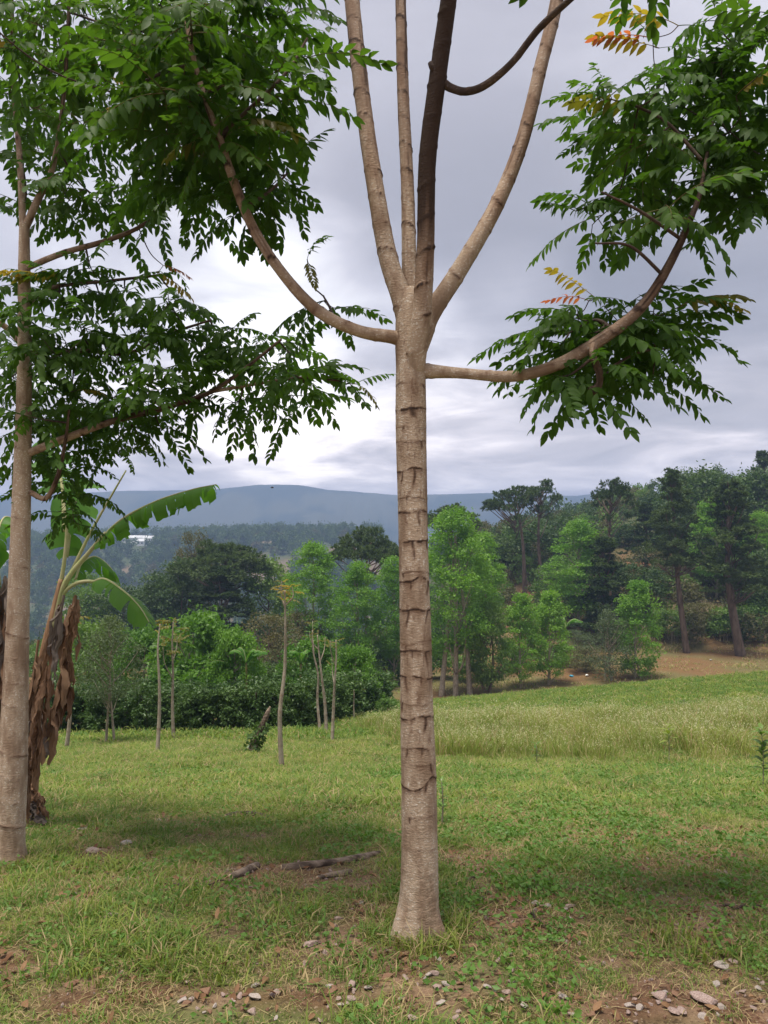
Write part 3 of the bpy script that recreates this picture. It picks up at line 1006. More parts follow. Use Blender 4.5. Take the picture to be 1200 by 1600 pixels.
for (px, py, me, az, el, s, lb) in [(255, 415, LEAF_R[0], .1, -.2, .7, RL), (245, 425, LEAF_Y[0], -.1, -.5, .7, YL), (160, 120, LEAF_Y[1], .5, .2, .8, YL),
                                    (150, 180, LEAF_Y[0], -.5, .2, .7, YL), (70, 430, LEAF_Y[0], 3.0, .2, .7, YL), (120, 610, LEAF_Y[1], .3, .2, .5, YL),
                                    (555, 600, LEAF_O[1], -.3, -.4, .5, OL), (20, 70, LEAF_Y[1], 3.0, .5, .8, YL), (110, 425, LEAF_O[0], 3.2, 0, .8, OL)]:
    T2.twig_to(P(px, py, YL_ - .05), M['bark_dark'], w=.003, leaves=1, length=.7)
    T2.put(me, P(px, py, YL_ - .05), az, el, .3, s, True, lb)
for q in poly_points([(-700, -600), (300, -600), (200, -100), (-200, 0), (-200, 500), (-700, 400)], 16, r2):
    T2.twig_to(P(q[0], q[1], YL_ + r2.uniform(-.6, 1.2)), M['bark_dark'], leaves=7, part=False, w=.01)
T2.finish()


# ------------------------------------------------------------------ banana plants
def banana_blade(path, w, droop, mat, o, tear=.3, seed=0, name='leaf', root=None, twist=0.0, segs=46):
    """path: 3-D midrib points; blade hangs either side of it, torn into strips"""
    r = np.random.default_rng(seed)
    c = spline(np.array(path), segs)
    t, u, wv = frames(c)
    up = np.array((0, 0, 1.0))
    mb = MB()
    s = np.linspace(0, 1, segs)
    prof = np.minimum(1, s * 4 + .25) ** .6 * np.minimum(1, (1.02 - s) * 5.5) ** .55 * w
    for sd_ in (-1, 1):
        side = np.cross(t, up)
        side /= np.linalg.norm(side, axis=1)[:, None] + 1e-6
        side *= sd_
        nrm = np.cross(side, t) * sd_
        i = 0
        while i < segs - 1:
            k = min(i + (r.integers(1, 4) if r.random() < tear else r.integers(4, 9)), segs - 1)
            ang = R(droop) + r.normal(0, .12 + .25 * tear) + twist * sd_
            gap = r.uniform(.0, .5)
            cut = r.uniform(.78, 1.0)
            rows = []
            for j in range(i, k + 1):
                wj = prof[j] * cut * (1 - .08 * r.random())
                row = []
                for m_ in range(5):
                    f = m_ / 4
                    an = ang * (.35 + .75 * f)
                    d = side[j] * math.cos(an) - up * math.sin(an)
                    slip = t[j] * (gap * .03 * f * (-1 if j == i else 1 if j == k else 0)) * -1
                    row.append(c[j] + d * wj * f + slip + t[j] * wj * .25 * f)
                rows.append(row)
            v = np.array(rows).reshape(-1, 3) - np.array(o)
            n_ = len(rows)
            q = [(a * 5 + b, a * 5 + b + 1, (a + 1) * 5 + b + 1, (a + 1) * 5 + b) for a in range(n_ - 1) for b in range(4)]
            mb.add(v, None, q)
            i = k
    ob = link(name, mb.mesh(name, [mat]), root)
    rb = MB()
    tube(rb, c - np.array(o), np.linspace(.012, .003, segs) * (w / .16), 6)
    link('midrib', rb.mesh('midrib', [M['banana_rib'] if mat is M['banana'] else M['dead']]), ob)
    return ob


def dead_leaf(pts, w, mat, o, root, seed):
    """shredded, curled dead leaf hanging in ribbons from its midrib"""
    r = np.random.default_rng(seed)
    c = spline(np.array(pts), 40)
    Lt = np.linalg.norm(np.diff(c, axis=0), axis=1).sum()
    mb = MB()
    tube(mb, c - np.array(o), np.linspace(.010, .003, 40), 5, cap=False)
    for k in range(13):
        i0 = int(r.uniform(0, 26))
        m = 16
        ln = Lt * r.uniform(.22, .5)
        side = r.uniform(-1, 1)
        dep = r.uniform(-1, 1)
        s = np.linspace(0, 1, m)
        st_ = c[i0]
        e = c[min(i0 + int(40 * ln / Lt), 39)] + np.array((side * w * .9, dep * w * .7, -ln * .12))
        pth = st_ + (e - st_) * s[:, None]
        pth[:, 0] += side * w * .55 * np.sin(s * 3.0) + .006 * np.sin(s * 9 + k)
        pth[:, 1] += dep * w * .4 * np.sin(s * 3.0)
        wd = w * r.uniform(.28, .55) * np.sin(np.pi * np.clip(s * .86 + .1, 0, 1)) ** .6
        tw = r.uniform(0, 3.1) + r.uniform(-2.2, 2.2) * s + .35 * np.sin(s * 11 + k)
        rows = []
        for j, f in enumerate((-1, -.5, 0, .5, 1)):
            cup = .35 * (abs(f) - .4)
            x_ = np.cos(tw) * f - np.sin(tw) * cup
            y_ = np.sin(tw) * f + np.cos(tw) * cup
            q_ = pth + np.stack([x_ * wd, y_ * wd, .012 * np.sin(s * 14 + j * 1.7 + k)], -1)
            rows.append(q_)
        V = np.stack(rows, 1)
        V += (fbm(V[..., 0] * 30 + seed, V[..., 1] * 30, V[..., 2] * 24, 2) - .5)[..., None] * .02
        q = [(i * 5 + j, i * 5 + j + 1, (i + 1) * 5 + j + 1, (i + 1) * 5 + j) for i in range(m - 1) for j in range(4)]
        mb.add(V.reshape(-1, 3) - np.array(o), None, q)
    link('dead_leaf', mb.mesh('dead_leaf', [mat]), root)


def petiole(pts, r0, r1_, o, root, mat):
    c = spline(np.array(pts), 18)
    mb = MB()
    tube(mb, c - np.array(o), np.linspace(r0, r1_, 18), 8)
    link('petiole', mb.mesh('petiole', [mat]), root)


YB = 5.0
bb = gp(42, 1285)
YB = float(bb[1])
bn = thing('banana_plant', 'banana plant with torn green leaves and hanging dead brown leaves behind the left tree', 'banana plant', tuple(float(q) for q in bb))
Q = lambda a, b, dy=0.0: P(a, b, YB + dy)
mb = MB()
st_pts = [Q(40, 1300), Q(46, 1230), Q(55, 1120), Q(70, 1020), Q(86, 950), Q(96, 905)]
c = spline(np.array(st_pts), 60)
tube(mb, c - bb, np.interp(np.linspace(0, 1, 60), [0, .1, .5, 1], [.075, .060, .044, .020]), 20,
     lambda r, st, th, cc: (r * (1 + .10 * np.sin(th[None, :] * 3 + cc[:, 2:3] * 3) + .12 * (fbm(np.cos(th)[None, :] * 3, np.sin(th)[None, :] * 3, cc[:, 2:3] * 3, 3) - .5)), st))
link('pseudostem', mb.mesh('pseudostem', [M['banana_stem']]), bn)
petiole([Q(82, 985), Q(96, 925), Q(112, 895), Q(135, 868), Q(160, 838, -.1), Q(165, 832, -.1)], .030, .012, bb, bn, M['banana_rib'])
banana_blade([Q(150, 850, -.05), Q(190, 812, -.12), Q(245, 783, -.2), Q(300, 765, -.3), Q(338, 757, -.4)], .17, 62, M['banana'], bb, .95, 1, root=bn)
petiole([Q(84, 975), Q(98, 930), Q(118, 912), Q(140, 908), Q(150, 910)], .02, .012, bb, bn, M['banana_rib'])
banana_blade([Q(145, 909), Q(165, 905, -.1), Q(195, 925, -.25), Q(218, 948, -.35), Q(233, 972, -.42)], .15, 42, M['banana'], bb, .35, 2, root=bn)
banana_blade([Q(118, 905, .15), Q(128, 880, .25), Q(150, 870, .4), Q(175, 890, .55), Q(185, 915, .6)], .14, 50, M['banana'], bb, .35, 3, root=bn)
petiole([Q(80, 985, .02), Q(98, 925, .02), Q(118, 880, .05), Q(140, 835, .05), Q(165, 790, .05), Q(197, 735, .05)], .02, .006, bb, bn, M['banana_rib'])
petiole([Q(78, 990), Q(91, 930), Q(100, 880), Q(104, 830), Q(100, 790)], .022, .010, bb, bn, M['banana_rib'])
banana_blade([Q(100, 830), Q(98, 770, .1), Q(88, 720, .25), Q(62, 690, .5)], .24, 35, M['banana'], bb, .5, 4, root=bn)
banana_blade([Q(104, 870, .1), Q(112, 815, .2), Q(122, 770, .4), Q(132, 745, .6)], .22, 40, M['banana'], bb, .5, 5, root=bn)
for k, (pts, w, mt) in enumerate([([(112, 945), (116, 975), (108, 1020), (100, 1065)], .055, 'dead'), ([(105, 1000), (108, 1060), (98, 1110), (94, 1130)], .05, 'dead'),
                                  ([(98, 1040), (88, 1100), (80, 1150), (72, 1185)], .06, 'dead'), ([(66, 1100), (64, 1140), (60, 1180), (58, 1200)], .075, 'dead_grey'),
                                  ([(80, 980), (62, 1040), (52, 1110), (46, 1170)], .055, 'dead'), ([(60, 1000), (52, 1060), (44, 1130), (40, 1200)], .05, 'dead'),
                                  ([(50, 1215), (55, 1240), (62, 1262), (70, 1278)], .05, 'dead'),
                                  ([(40, 1250), (50, 1265), (58, 1276), (66, 1285)], .06, 'dead_grey'), ([(118, 930), (117, 960), (112, 990), (108, 1010)], .03, 'dead'),
                                  ([(92, 945), (86, 1000), (74, 1060), (64, 1120)], .045, 'dead'), ([(74, 1040), (66, 1100), (60, 1160), (54, 1210)], .045, 'dead'), ([(100, 930), (92, 975), (84, 1020), (80, 1060)], .04, 'dead_grey'),
                                  ([(50, 1130), (46, 1180), (44, 1230), (44, 1280)], .05, 'dead')]):
    dead_leaf([Q(a, b, -.06 - .02 * k) for a, b in pts], w, M[mt], bb, bn, 70 + k)
# second plant, mostly hidden by the tree at the left edge
b2 = gp(-22, 1275)
bn2 = thing('banana_plant', 'banana plant of dead hanging leaves cut by the left edge, behind the left tree', 'banana plant', tuple(float(q) for q in b2))
Q2 = lambda a, b, dy=0.0: P(a, b, float(b2[1]) + dy)
mb = MB()
c = spline(np.array([Q2(-25, 1290), Q2(-18, 1150), Q2(-8, 1020), Q2(0, 920)]), 40)
tube(mb, c - b2, np.linspace(.09, .045, 40), 16)
link('pseudostem', mb.mesh('pseudostem', [M['banana_stem']]), bn2)
for k, pts in enumerate([[(8, 900), (14, 960), (10, 1030), (2, 1090)], [(2, 960), (8, 1030), (4, 1100), (-6, 1160)], [(-4, 900), (-10, 980), (-16, 1060), (-20, 1130)], [(12, 930), (20, 980), (18, 1040), (10, 1100)]]):
    dead_leaf([Q2(a, b, -.05) for a, b in pts], .075, M['dead'] if k % 2 else M['dead_grey'], b2, bn2, 90 + k)
banana_blade([Q2(0, 915), Q2(-5, 850), Q2(5, 810, .1), Q2(22, 815, .3), Q2(30, 850, .5)], .16, 50, M['banana'], b2, .5, 8, root=bn2)
banana_blade([Q2(0, 915), Q2(-30, 850), Q2(-80, 830, .1), Q2(-130, 870, .3)], .18, 50, M['banana'], b2, .5, 9, root=bn2)


# ------------------------------------------------------------------ background foliage generators
def leaf_cards(c, d, size, r, aspect=.55):
    """n folded rhombus leaves at c, pointing along d"""
    n = len(c)
    d = d / (np.linalg.norm(d, axis=1)[:, None] + 1e-9)
    rnd = r.normal(0, 1, (n, 3))
    s = np.cross(d, rnd)
    s /= np.linalg.norm(s, axis=1)[:, None] + 1e-9
    sz = (size * r.uniform(.6, 1.35, n))[:, None]
    nrm = np.cross(d, s)
    a = c - d * sz * .5
    b = c + s * sz * aspect * .5 + nrm * sz * .10
    e = c + d * sz * .5
    f = c - s * sz * aspect * .5 + nrm * sz * .10
    v = np.stack([a, b, e, f], 1).reshape(-1, 3)
    k = np.arange(n) * 4
    t = np.concatenate([np.stack([k, k + 1, k + 2], -1), np.stack([k, k + 2, k + 3], -1)])
    return v, t


def crown_mesh(name, kind, n_clump, n_leaf, size, mat, seed, shape=1.0, A=1.0):
    """crown in unit space: x,y in [-.5,.5], z in [0,1]"""
    r = np.random.default_rng(seed)
    C = []
    if kind == 'oval':      # bright deciduous, narrow top, wide middle
        prof = lambda z: .5 * (np.sin(np.pi * np.clip(z * .90 + .08, 0, 1)) ** .6) * (1.12 - .35 * z)
    elif kind == 'round':
        prof = lambda z: .5 * np.sqrt(np.clip(1 - (2 * z - 1) ** 2, 0, 1)) ** .8
    elif kind == 'dome':
        prof = lambda z: .5 * np.sqrt(np.clip(1 - z ** 2, 0, 1)) ** .9
    elif kind == 'cone':
        prof = lambda z: .5 * (1.02 - z) ** .75
    else:
        prof = lambda z: .52 - .12 * z
    while len(C) < n_clump:
        z = r.random()
        R_ = float(prof(z))
        rad = R_ * (r.random() ** .38)
        a = r.uniform(0, 2 * np.pi)
        lump = .78 + .44 * fbm(math.cos(a) * 1.5 + seed, math.sin(a) * 1.5, z * 3, 2)
        C.append((rad * math.cos(a) * lump, rad * math.sin(a) * lump, z * .94 + .02, r.uniform(.7, 1.3)))
    C = np.array(C)
    crad = .56 * (A / n_clump) ** (1 / 3) * shape
    per = n_leaf // n_clump
    pts, dirs = [], []
    for cx_, cy_, cz_, s in C:
        u = r.normal(0, 1, (per, 3))
        u /= np.linalg.norm(u, axis=1)[:, None]
        u[:, 2] = np.where(r.random(per) < .72, np.abs(u[:, 2]), u[:, 2])
        rad = crad * s * (r.random(per)[:, None] ** .45) * (1 + .5 * (r.random((per, 1)) < .15)) * 1.12
        p = np.array((cx_, cy_, cz_ * A)) + u * rad * (1, 1, .95)
        d = u * .5 + r.normal(0, .55, (per, 3)) + (0, 0, -.15)
        pts.append(p); dirs.append(d)
    v, t = leaf_cards(np.concatenate(pts), np.concatenate(dirs), size, r)
    v = v / (1, 1, A)
    return v, t, C


def needle_mesh(seed, kind, n_cl=46, tufts=16, A=1.0):
    """pine crown, unit space"""
    r = np.random.default_rng(seed)
    C = []
    if kind == 'umbrella':
        for k in range(n_cl):
            a = r.uniform(0, 6.28); rad = .46 * r.random() ** .55
            z = .55 + .42 * (1 - (rad / .46) ** 2) * r.uniform(.5, 1.0) - (.45 if r.random() < .2 else 0) * r.random()
            C.append((rad * math.cos(a), rad * math.sin(a), z, r.uniform(.7, 1.2)))
    else:
        for k in range(n_cl):
            z = r.random() ** .9
            a = r.uniform(0, 6.28)
            R_ = (.46 * (1.03 - z) ** .6) * (.55 + .45 * math.sin(z * 23 + a) ** 2)
            rad = R_ * r.uniform(.35, 1.0)
            C.append((rad * math.cos(a), rad * math.sin(a), z * .96, r.uniform(.7, 1.2) * (1.1 - .45 * z)))
    C = np.array(C)
    V, T, n = [], [], 0
    cr = .098 if kind == 'umbrella' else .085
    P_, D_ = [], []
    for cx_, cy_, cz_, s in C:
        u = r.normal(0, 1, (tufts, 3)); u /= np.linalg.norm(u, axis=1)[:, None]
        P0 = np.array((cx_, cy_, cz_ * A)) + u * cr * s * r.uniform(.4, 1, (tufts, 1)) * (1.15, 1.15, .55)
        for p0, u0 in zip(P0, u):
            m = 14
            d = r.normal(0, .6, (m, 3)) + u0 * .5 + (0, 0, .5)
            d /= np.linalg.norm(d, axis=1)[:, None]
            P_.append(p0 + d * .018 * s); D_.append(d)
    c = np.concatenate(P_); d = np.concatenate(D_)
    v, t = leaf_cards(c, d, .052, r, .18)
    v = v / (1, 1, A)
    return v, t, C


def limbs_mesh(C, trunk_top, seed, k=14, r0=.010):
    """limbs from the trunk to clump centres, unit space"""
    r = np.random.default_rng(seed)
    mb = MB()
    idx = r.permutation(len(C))[:k]
    for i in idx:
        e = C[i][:3]
        zs = max(-.1, e[2] - .15 - .5 * np.hypot(e[0], e[1]))
        s_ = np.array((0, 0, min(zs, trunk_top)))
        m_ = (s_ + e) / 2 + np.array((0, 0, -.03)) + r.normal(0, .02, 3)
        tube(mb, spline(np.array([s_, m_, e]), 6), np.linspace(r0, r0 * .35, 6), 4, cap=False)
    return mb


KINDS = {}


def species(key, v, t, C, mat, bark, limb_k, r0=.010, variants=None):
    me = mesh_np('crown_' + key, v, t, [mat], None, False)
    lb = limbs_mesh(C, .75, 3, limb_k, r0)
    KINDS.setdefault(key, []).append((me, lb.mesh('limbs_' + key, [bark]), bark))


for s in (1, 2, 3):
    species('bright', *crown_mesh('c', 'oval', 170, 17000, .038, None, s, .92, 2.2), M['f_bright'], M['bark_grey'], 16)
    species('mid', *crown_mesh('c', 'round', 90, 10000, .042, None, 10 + s, 1, 1.2), M['f_mid'], M['bark_pine'], 14)
    species('dark', *crown_mesh('c', 'round', 90, 10000, .042, None, 20 + s, 1, 1.2), M['f_dark'], M['bark_pine'], 14)
    species('pine', *needle_mesh(30 + s, 'cone', 115, 15, 1.7), M['f_pine'], M['bark_pine'], 40, .008)
    species('sparse', *needle_mesh(140 + s, 'umbrella', 30, 18, 1.0), M['f_pine'], M['bark_pine'], 30, .010)
    species('umbrella', *needle_mesh(40 + s, 'umbrella', 66, 16, .85), M['f_pine'], M['bark_pine'], 34, .009)
for s in (1, 2):
    species('young', *crown_mesh('c', 'oval', 110, 9000, .050, None, 50 + s, .9, 2.0), M['f_bright'], M['bark_grey'], 14)
    species('avocado', *crown_mesh('c', 'dome', 80, 11000, .040, None, 60 + s, .9, .8), M['f_avocado'], M['bark_grey'], 12)
    species('olive', *crown_mesh('c', 'round', 80, 7000, .036, None, 70 + s, 1, 1.1), M['f_olive'], M['bark_pine'], 16)
    species('grey', *crown_mesh('c', 'oval', 80, 7500, .030, None, 80 + s, 1.0, 1.4), M['f_grey'], M['bark_grey'], 20)
for s in (1, 2, 3):
    species('coffee', *crown_mesh('c', 'box', 70, 5200, .085, None, 90 + s, 1.0, 1.4), M['coffee'], M['bark_pine'], 8)
    species('shrub', *crown_mesh('c', 'dome', 34, 3000, .065, None, 95 + s, 1.1, .8), M['f_mid'], M['bark_pine'], 6)


def bg_tree(name, label, cat, kind, px, base_y, top_y, w_px, Y, crown_from, group=None, trunk_w=None, var=None, seed=0, lean=0.0, trunks=1, base_px=None, bark=None, depth=1.0):
    """crown_from: pixel row where the crown begins (lower edge)"""
    bx = base_px if base_px is not None else px
    b = P(bx, base_y, Y)
    gz = float(H(b[0], b[1]))
    top = P(px, top_y, Y)
    cb = P(px, crown_from, Y)
    w = w_px * Y / F * (1.22 if kind in ('pine', 'dark') else 1.08)
    h = top[2] - cb[2]
    loc = (float(b[0]), float(b[1]), gz)
    t = thing(name, label, cat, loc, group)
    vs = KINDS[kind]
    r = np.random.default_rng(seed + int(px) * 7 + int(Y))
    me, lm, bk = vs[(var if var is not None else int(px)) % len(vs)]
    bk = bark or bk
    rz = r.uniform(0, 6.28)
    off = (float(cb[0] - b[0]), 0, float(cb[2] - gz))
    o = link('crown', me, t, off, (0, 0, rz), (w, w * depth, h))
    l = link('limb', lm, t, off, (0, 0, rz), (w, w * depth, h))
    tw = (trunk_w or max(3, w_px * .05)) * Y / F
    for k in range(trunks):
        mb = MB()
        sp = (k - (trunks - 1) / 2) * tw * 2.0
        e = np.array((off[0], 0, off[2] + h * .82))
        m_ = e * .5 + np.array((sp * .5, 0, 0)) + r.normal(0, .02, 3) * e[2] * (1, 1, 0)
        pth = spline(np.array([(sp, 0, -.4), (sp, 0, .1), m_, e]), 22)
        s_ = np.linspace(0, 1, 22)
        tube(mb, pth, np.maximum(tw * .5 * (1.15 - .95 * s_), .02) * (1 if trunks == 1 else .75), 8)
        link('trunk', mb.mesh('trunk', [bk]), t)
    return t


GB = 'trees of the wooded hillside across the hollow'
# name, label, kind, px, base, top, w, Y, crown_from, opts
BG = [
    # --- left-centre, beyond the coffee hedge
    ('pine_tree', 'big round-topped dark pine left of the centre, beyond the coffee hedge', 'umbrella', 352, 1060, 842, 150, 82, 960, {}),
    ('pine_tree', 'lower dark pine mass at the foot of the big round-topped pine', 'pine', 345, 1080, 880, 150, 78, 1030, {}),
    ('broadleaf_tree', 'thin brownish tree against the hazy ridge, just left of the big round-topped pine', 'olive', 303, 1060, 836, 66, 90, 960, {}),
    ('broadleaf_tree', 'dull olive tree below the brownish tree, left of the big round pine', 'dark', 285, 1070, 880, 90, 84, 1010, {}),
    ('broadleaf_tree', 'small dark tree above the coffee hedge, beside the drooping banana leaf', 'dark', 250, 1060, 895, 66, 86, 990, {}),
    ('broadleaf_tree', 'dark tree seen just under the drooping banana leaf', 'dark', 190, 1070, 915, 90, 86, 1010, {}),
    ('broadleaf_tree', 'dark tree just right of the banana stem, in the valley', 'mid', 135, 1080, 900, 90, 86, 1010, {}),
    ('broadleaf_tree', 'bluish-green tree between the round pine and the first bright green tree', 'mid', 420, 1060, 878, 90, 84, 1000, {}),
    ('broadleaf_tree', 'bright green tree, leftmost of the bright row left of the main trunk', 'bright', 490, 1060, 846, 92, 66, 1010, {}),
    ('broadleaf_tree', 'bright green tree second from left in the bright row left of the main trunk', 'bright', 558, 1090, 876, 78, 62, 1035, {}),
    ('broadleaf_tree', 'bright green tree half hidden by the left side of the main trunk', 'bright', 615, 1085, 868, 74, 64, 1035, {}),
    ('pine_tree', 'spreading dark pine with bare inner branches, above the bright trees left of the main trunk', 'umbrella', 573, 1060, 823, 118, 80, 935, {}),
    ('broadleaf_tree', 'olive shrubby tree below the round pine, behind the coffee hedge', 'olive', 420, 1110, 965, 90, 60, 1070, {}),
    ('broadleaf_tree', 'grey-green shrubby tree left of the first bright tree, low behind the hedge', 'olive', 470, 1100, 960, 70, 64, 1060, {}),
    # --- right of the trunk
    ('broadleaf_tree', 'tallest bright green tree with three pale trunks, just right of the main trunk', 'bright', 712, 1088, 792, 118, 58, 1030, dict(trunks=3, trunk_w=11)),
    ('pine_tree', 'dark pine crown peeping over the tallest bright tree', 'umbrella', 706, 1040, 786, 86, 84, 860, {}),
    ('broadleaf_tree', 'bright side tree on the right flank of the tallest bright tree', 'bright', 758, 1070, 832, 62, 66, 960, {}),
    ('broadleaf_tree', 'darker green tree low beside the three pale trunks', 'mid', 765, 1085, 945, 66, 58, 1072, dict(trunk_w=5)),
    ('pine_tree', 'tall bare-stemmed pine, left one of the pair on the skyline', 'sparse', 806, 940, 754, 98, 95, 850, dict(base_px=820, trunk_w=7)),
    ('pine_tree', 'tall bare-stemmed pine, right one of the pair on the skyline', 'sparse', 846, 915, 748, 82, 98, 832, dict(trunk_w=6)),
    ('broadleaf_tree', 'dark tree behind the stems of the skyline pine pair', 'dark', 820, 960, 812, 96, 108, 925, {}),
    ('broadleaf_tree', 'dark tree behind the gap right of the tallest bright tree', 'dark', 765, 960, 838, 80, 104, 935, {}),
    ('broadleaf_tree', 'dark tree right of the skyline pine pair', 'dark', 868, 950, 806, 80, 110, 900, {}),
    ('broadleaf_tree', 'large bright green tree on the slope between the pine pair and the ragged pine', 'bright', 905, 1010, 812, 92, 82, 955, {}),
    ('pine_tree', 'ragged pine with sparse spiky top, right of the large bright slope tree', 'sparse', 955, 1020, 742, 74, 84, 850, dict(trunk_w=7)),
    ('pine_tree', 'olive pine mass below the ragged pine', 'pine', 945, 1010, 835, 120, 80, 985, {}),
    ('broadleaf_tree', 'small dark-green tree with slim trunk at the hollow, left of its twin', 'young', 814, 1078, 926, 62, 60, 1060, dict(trunk_w=4.5)),
    ('broadleaf_tree', 'small dark-green tree with slim trunk at the hollow, right of its twin', 'young', 858, 1078, 922, 66, 61, 1056, dict(trunk_w=4.5)),
    ('broadleaf_tree', 'grey feathery young tree in front of the brown bank', 'grey', 950, 1072, 955, 74, 62, 1062, dict(trunk_w=4, trunks=2)),
    ('broadleaf_tree', 'light green young tree in front of the brown bank, right of the grey one', 'young', 996, 1068, 906, 72, 63, 1055, dict(trunk_w=4, trunks=2)),
    ('pine_tree', 'tall pine with long bare leaning trunk standing on the brown bank', 'pine', 1052, 1042, 722, 92, 77, 885, dict(base_px=1073, trunk_w=10)),
    ('pine_tree', 'tall pine with thick dark trunk on the bank near the right edge', 'pine', 1142, 1032, 738, 128, 75, 925, dict(base_px=1157, trunk_w=15)),
    ('pine_tree', 'dark pine behind the leaning bank pine, on its left', 'pine', 1010, 980, 778, 86, 100, 880, {}),
    ('broadleaf_tree', 'dense dark tree between the two tall bank pines', 'dark', 1098, 960, 738, 110, 98, 880, {}),
    ('broadleaf_tree', 'dark round tree cut by the right edge, above the thick-trunked pine', 'dark', 1188, 960, 740, 110, 100, 900, {}),
    ('pine_tree', 'highest pine top in the corner above the right edge trees', 'pine', 1194, 960, 700, 74, 104, 860, {}),
    ('broadleaf_tree', 'bright green tree behind the thick-trunked pine', 'bright', 1120, 960, 775, 84, 92, 905, {}),
    ('broadleaf_tree', 'bright leafy tree at the right edge behind the thick-trunked pine', 'bright', 1190, 960, 800, 70, 90, 905, {}),
    ('broadleaf_tree', 'olive tree on the slope under the leaning bank pine', 'olive', 1020, 1000, 860, 80, 94, 935, {}),
    ('broadleaf_tree', 'dark tree low on the slope under the ragged pine', 'dark', 985, 1010, 880, 80, 90, 960, {}),
    ('broadleaf_tree', 'dark tree behind the left flank of the large bright slope tree', 'mid', 870, 1000, 880, 60, 88, 960, {}),
    ('broadleaf_tree', 'wide dark tree at the foot of the thick-trunked pine crown, by the right edge', 'dark', 1195, 1010, 860, 90, 86, 960, {}),
    # trees just outside the right edge and left edge
    ('broadleaf_tree', 'dark tree standing outside the right edge of the wooded hillside', 'dark', 1290, 1000, 730, 150, 92, 940, {}),
]
for (nm, lab, kd, px, by, ty, w, Y, cf, op) in BG:
    bg_tree(nm, lab, 'tree', kd, px, by, ty, w, Y, cf, GB, **op)

# understorey shrubs on the slope
SH = [(770, 930, 40, 90, 'shrub'), (1090, 975, 70, 84, 'olive'), (1040, 1000, 60, 82, 'shrub'), (1130, 1000, 60, 82, 'shrub'), (1180, 990, 60, 84, 'shrub'),
      (880, 1010, 60, 70, 'shrub'), (915, 1040, 60, 66, 'olive'), (900, 985, 60, 78, 'grey'), (735, 1060, 50, 64, 'shrub'), (690, 1050, 60, 66, 'shrub'), (640, 1060, 60, 66, 'shrub'),
      (1000, 960, 70, 88, 'olive'), (1060, 960, 60, 92, 'shrub'), (1110, 930, 70, 96, 'olive'), (800, 1010, 60, 72, 'shrub'), (845, 1000, 50, 74, 'olive'), (580, 1055, 60, 62, 'shrub'), (530, 1060, 70, 60, 'shrub')]
SHL = ['shrub under the skyline pine pair, by the red earth', 'olive shrub left of the thick dark pine trunk', 'shrub just left of the leaning pine trunk on the bank', 'shrub touching the thick dark pine trunk', 'shrub right of the thick dark pine trunk, at the edge',
       'shrub right behind the small twin trees', 'olive shrub between the small twins and the grey feathery tree', 'grey shrub above the grey feathery tree', 'low shrub beside the three pale trunks, on their right', 'low shrub left of the three pale trunks', 'low shrub showing left of the main trunk, above the lawn end',
       'olive shrub on the slope under the ragged pine', 'shrub high on the slope left of the thicket of bare stems', 'olive shrub on the slope between the two tall bank pines', 'shrub above the left small twin tree', 'olive shrub above the right small twin tree', 'shrub below the second bright tree, left of the main trunk', 'shrub below the leftmost bright tree']
for k, (px, top, w, Y, kd) in enumerate(SH):
    b = P(px, 1000, Y)
    gz = float(H(b[0], b[1]))
    base_py = 840 - (gz - EYE) / Y * F
    if base_py - top < 25:
        top = base_py - 38
    t = bg_tree('shrub', SHL[k], 'shrub', kd, px, base_py, top, w, Y, base_py - 2, 'shrubs in the undergrowth of the far bank')


# ------------------------------------------------------------------ behind the hedge: near bushes
BH = [('avocado', 300, 965, 150, 31, 'broad bright green tree behind the middle of the coffee hedge'),
      ('avocado', 225, 985, 110, 32, 'bright green tree behind the coffee hedge, left of the broadest one'),
      ('avocado', 365, 985, 90, 30, 'bright rounded tree behind the coffee hedge, right of the broadest one'),
      ('avocado', 480, 1000, 110, 30, 'low bright tree behind the right part of the coffee hedge, behind the yellow-topped sapling'),
      ('avocado', 555, 1012, 88, 29, 'low bright tree at the right end of the coffee hedge'),
      ('dark', 400, 1035, 90, 33, 'dull green bush behind the hedge, between the bright rounded trees'),
      ('mid', 140, 975, 110, 33, 'leafy tree behind the left end of the coffee hedge, beside the banana plant')]
for kd, px, top, w, Y, lab in BH:
    gz = float(H(P(px, 1100, Y)[0], Y))
    by = 840 - (gz - EYE) / Y * F
    bg_tree('broadleaf_tree', lab, 'tree', kd, px, by, top, w, Y, by - (by - top) * .12 if kd != 'dark' else by - 8, 'trees behind the coffee hedge', trunk_w=6)

HL = ['at the far left end, behind the banana plant', 'behind the pale sapling next to the banana plant', 'between the pale left sapling and the feathery young tree', 'just behind the forked foot of the feathery young tree',
      'between the feathery young tree and the bare straight sapling', 'just left of the bare straight sapling', 'between the two thin straight poles', 'just right of the thin pale sapling',
      'midway between the thin pale sapling and the leaning stump', 'left of the leaning stump', 'right behind the tip of the leaning stump', 'right behind the tallest lone sapling',
      'between the tallest sapling and the forked trio', 'behind the left stem of the forked trio', 'behind the right stem of the forked trio', 'next to the last one before the hedge ends', 'at the right end, beside the short bare poles']
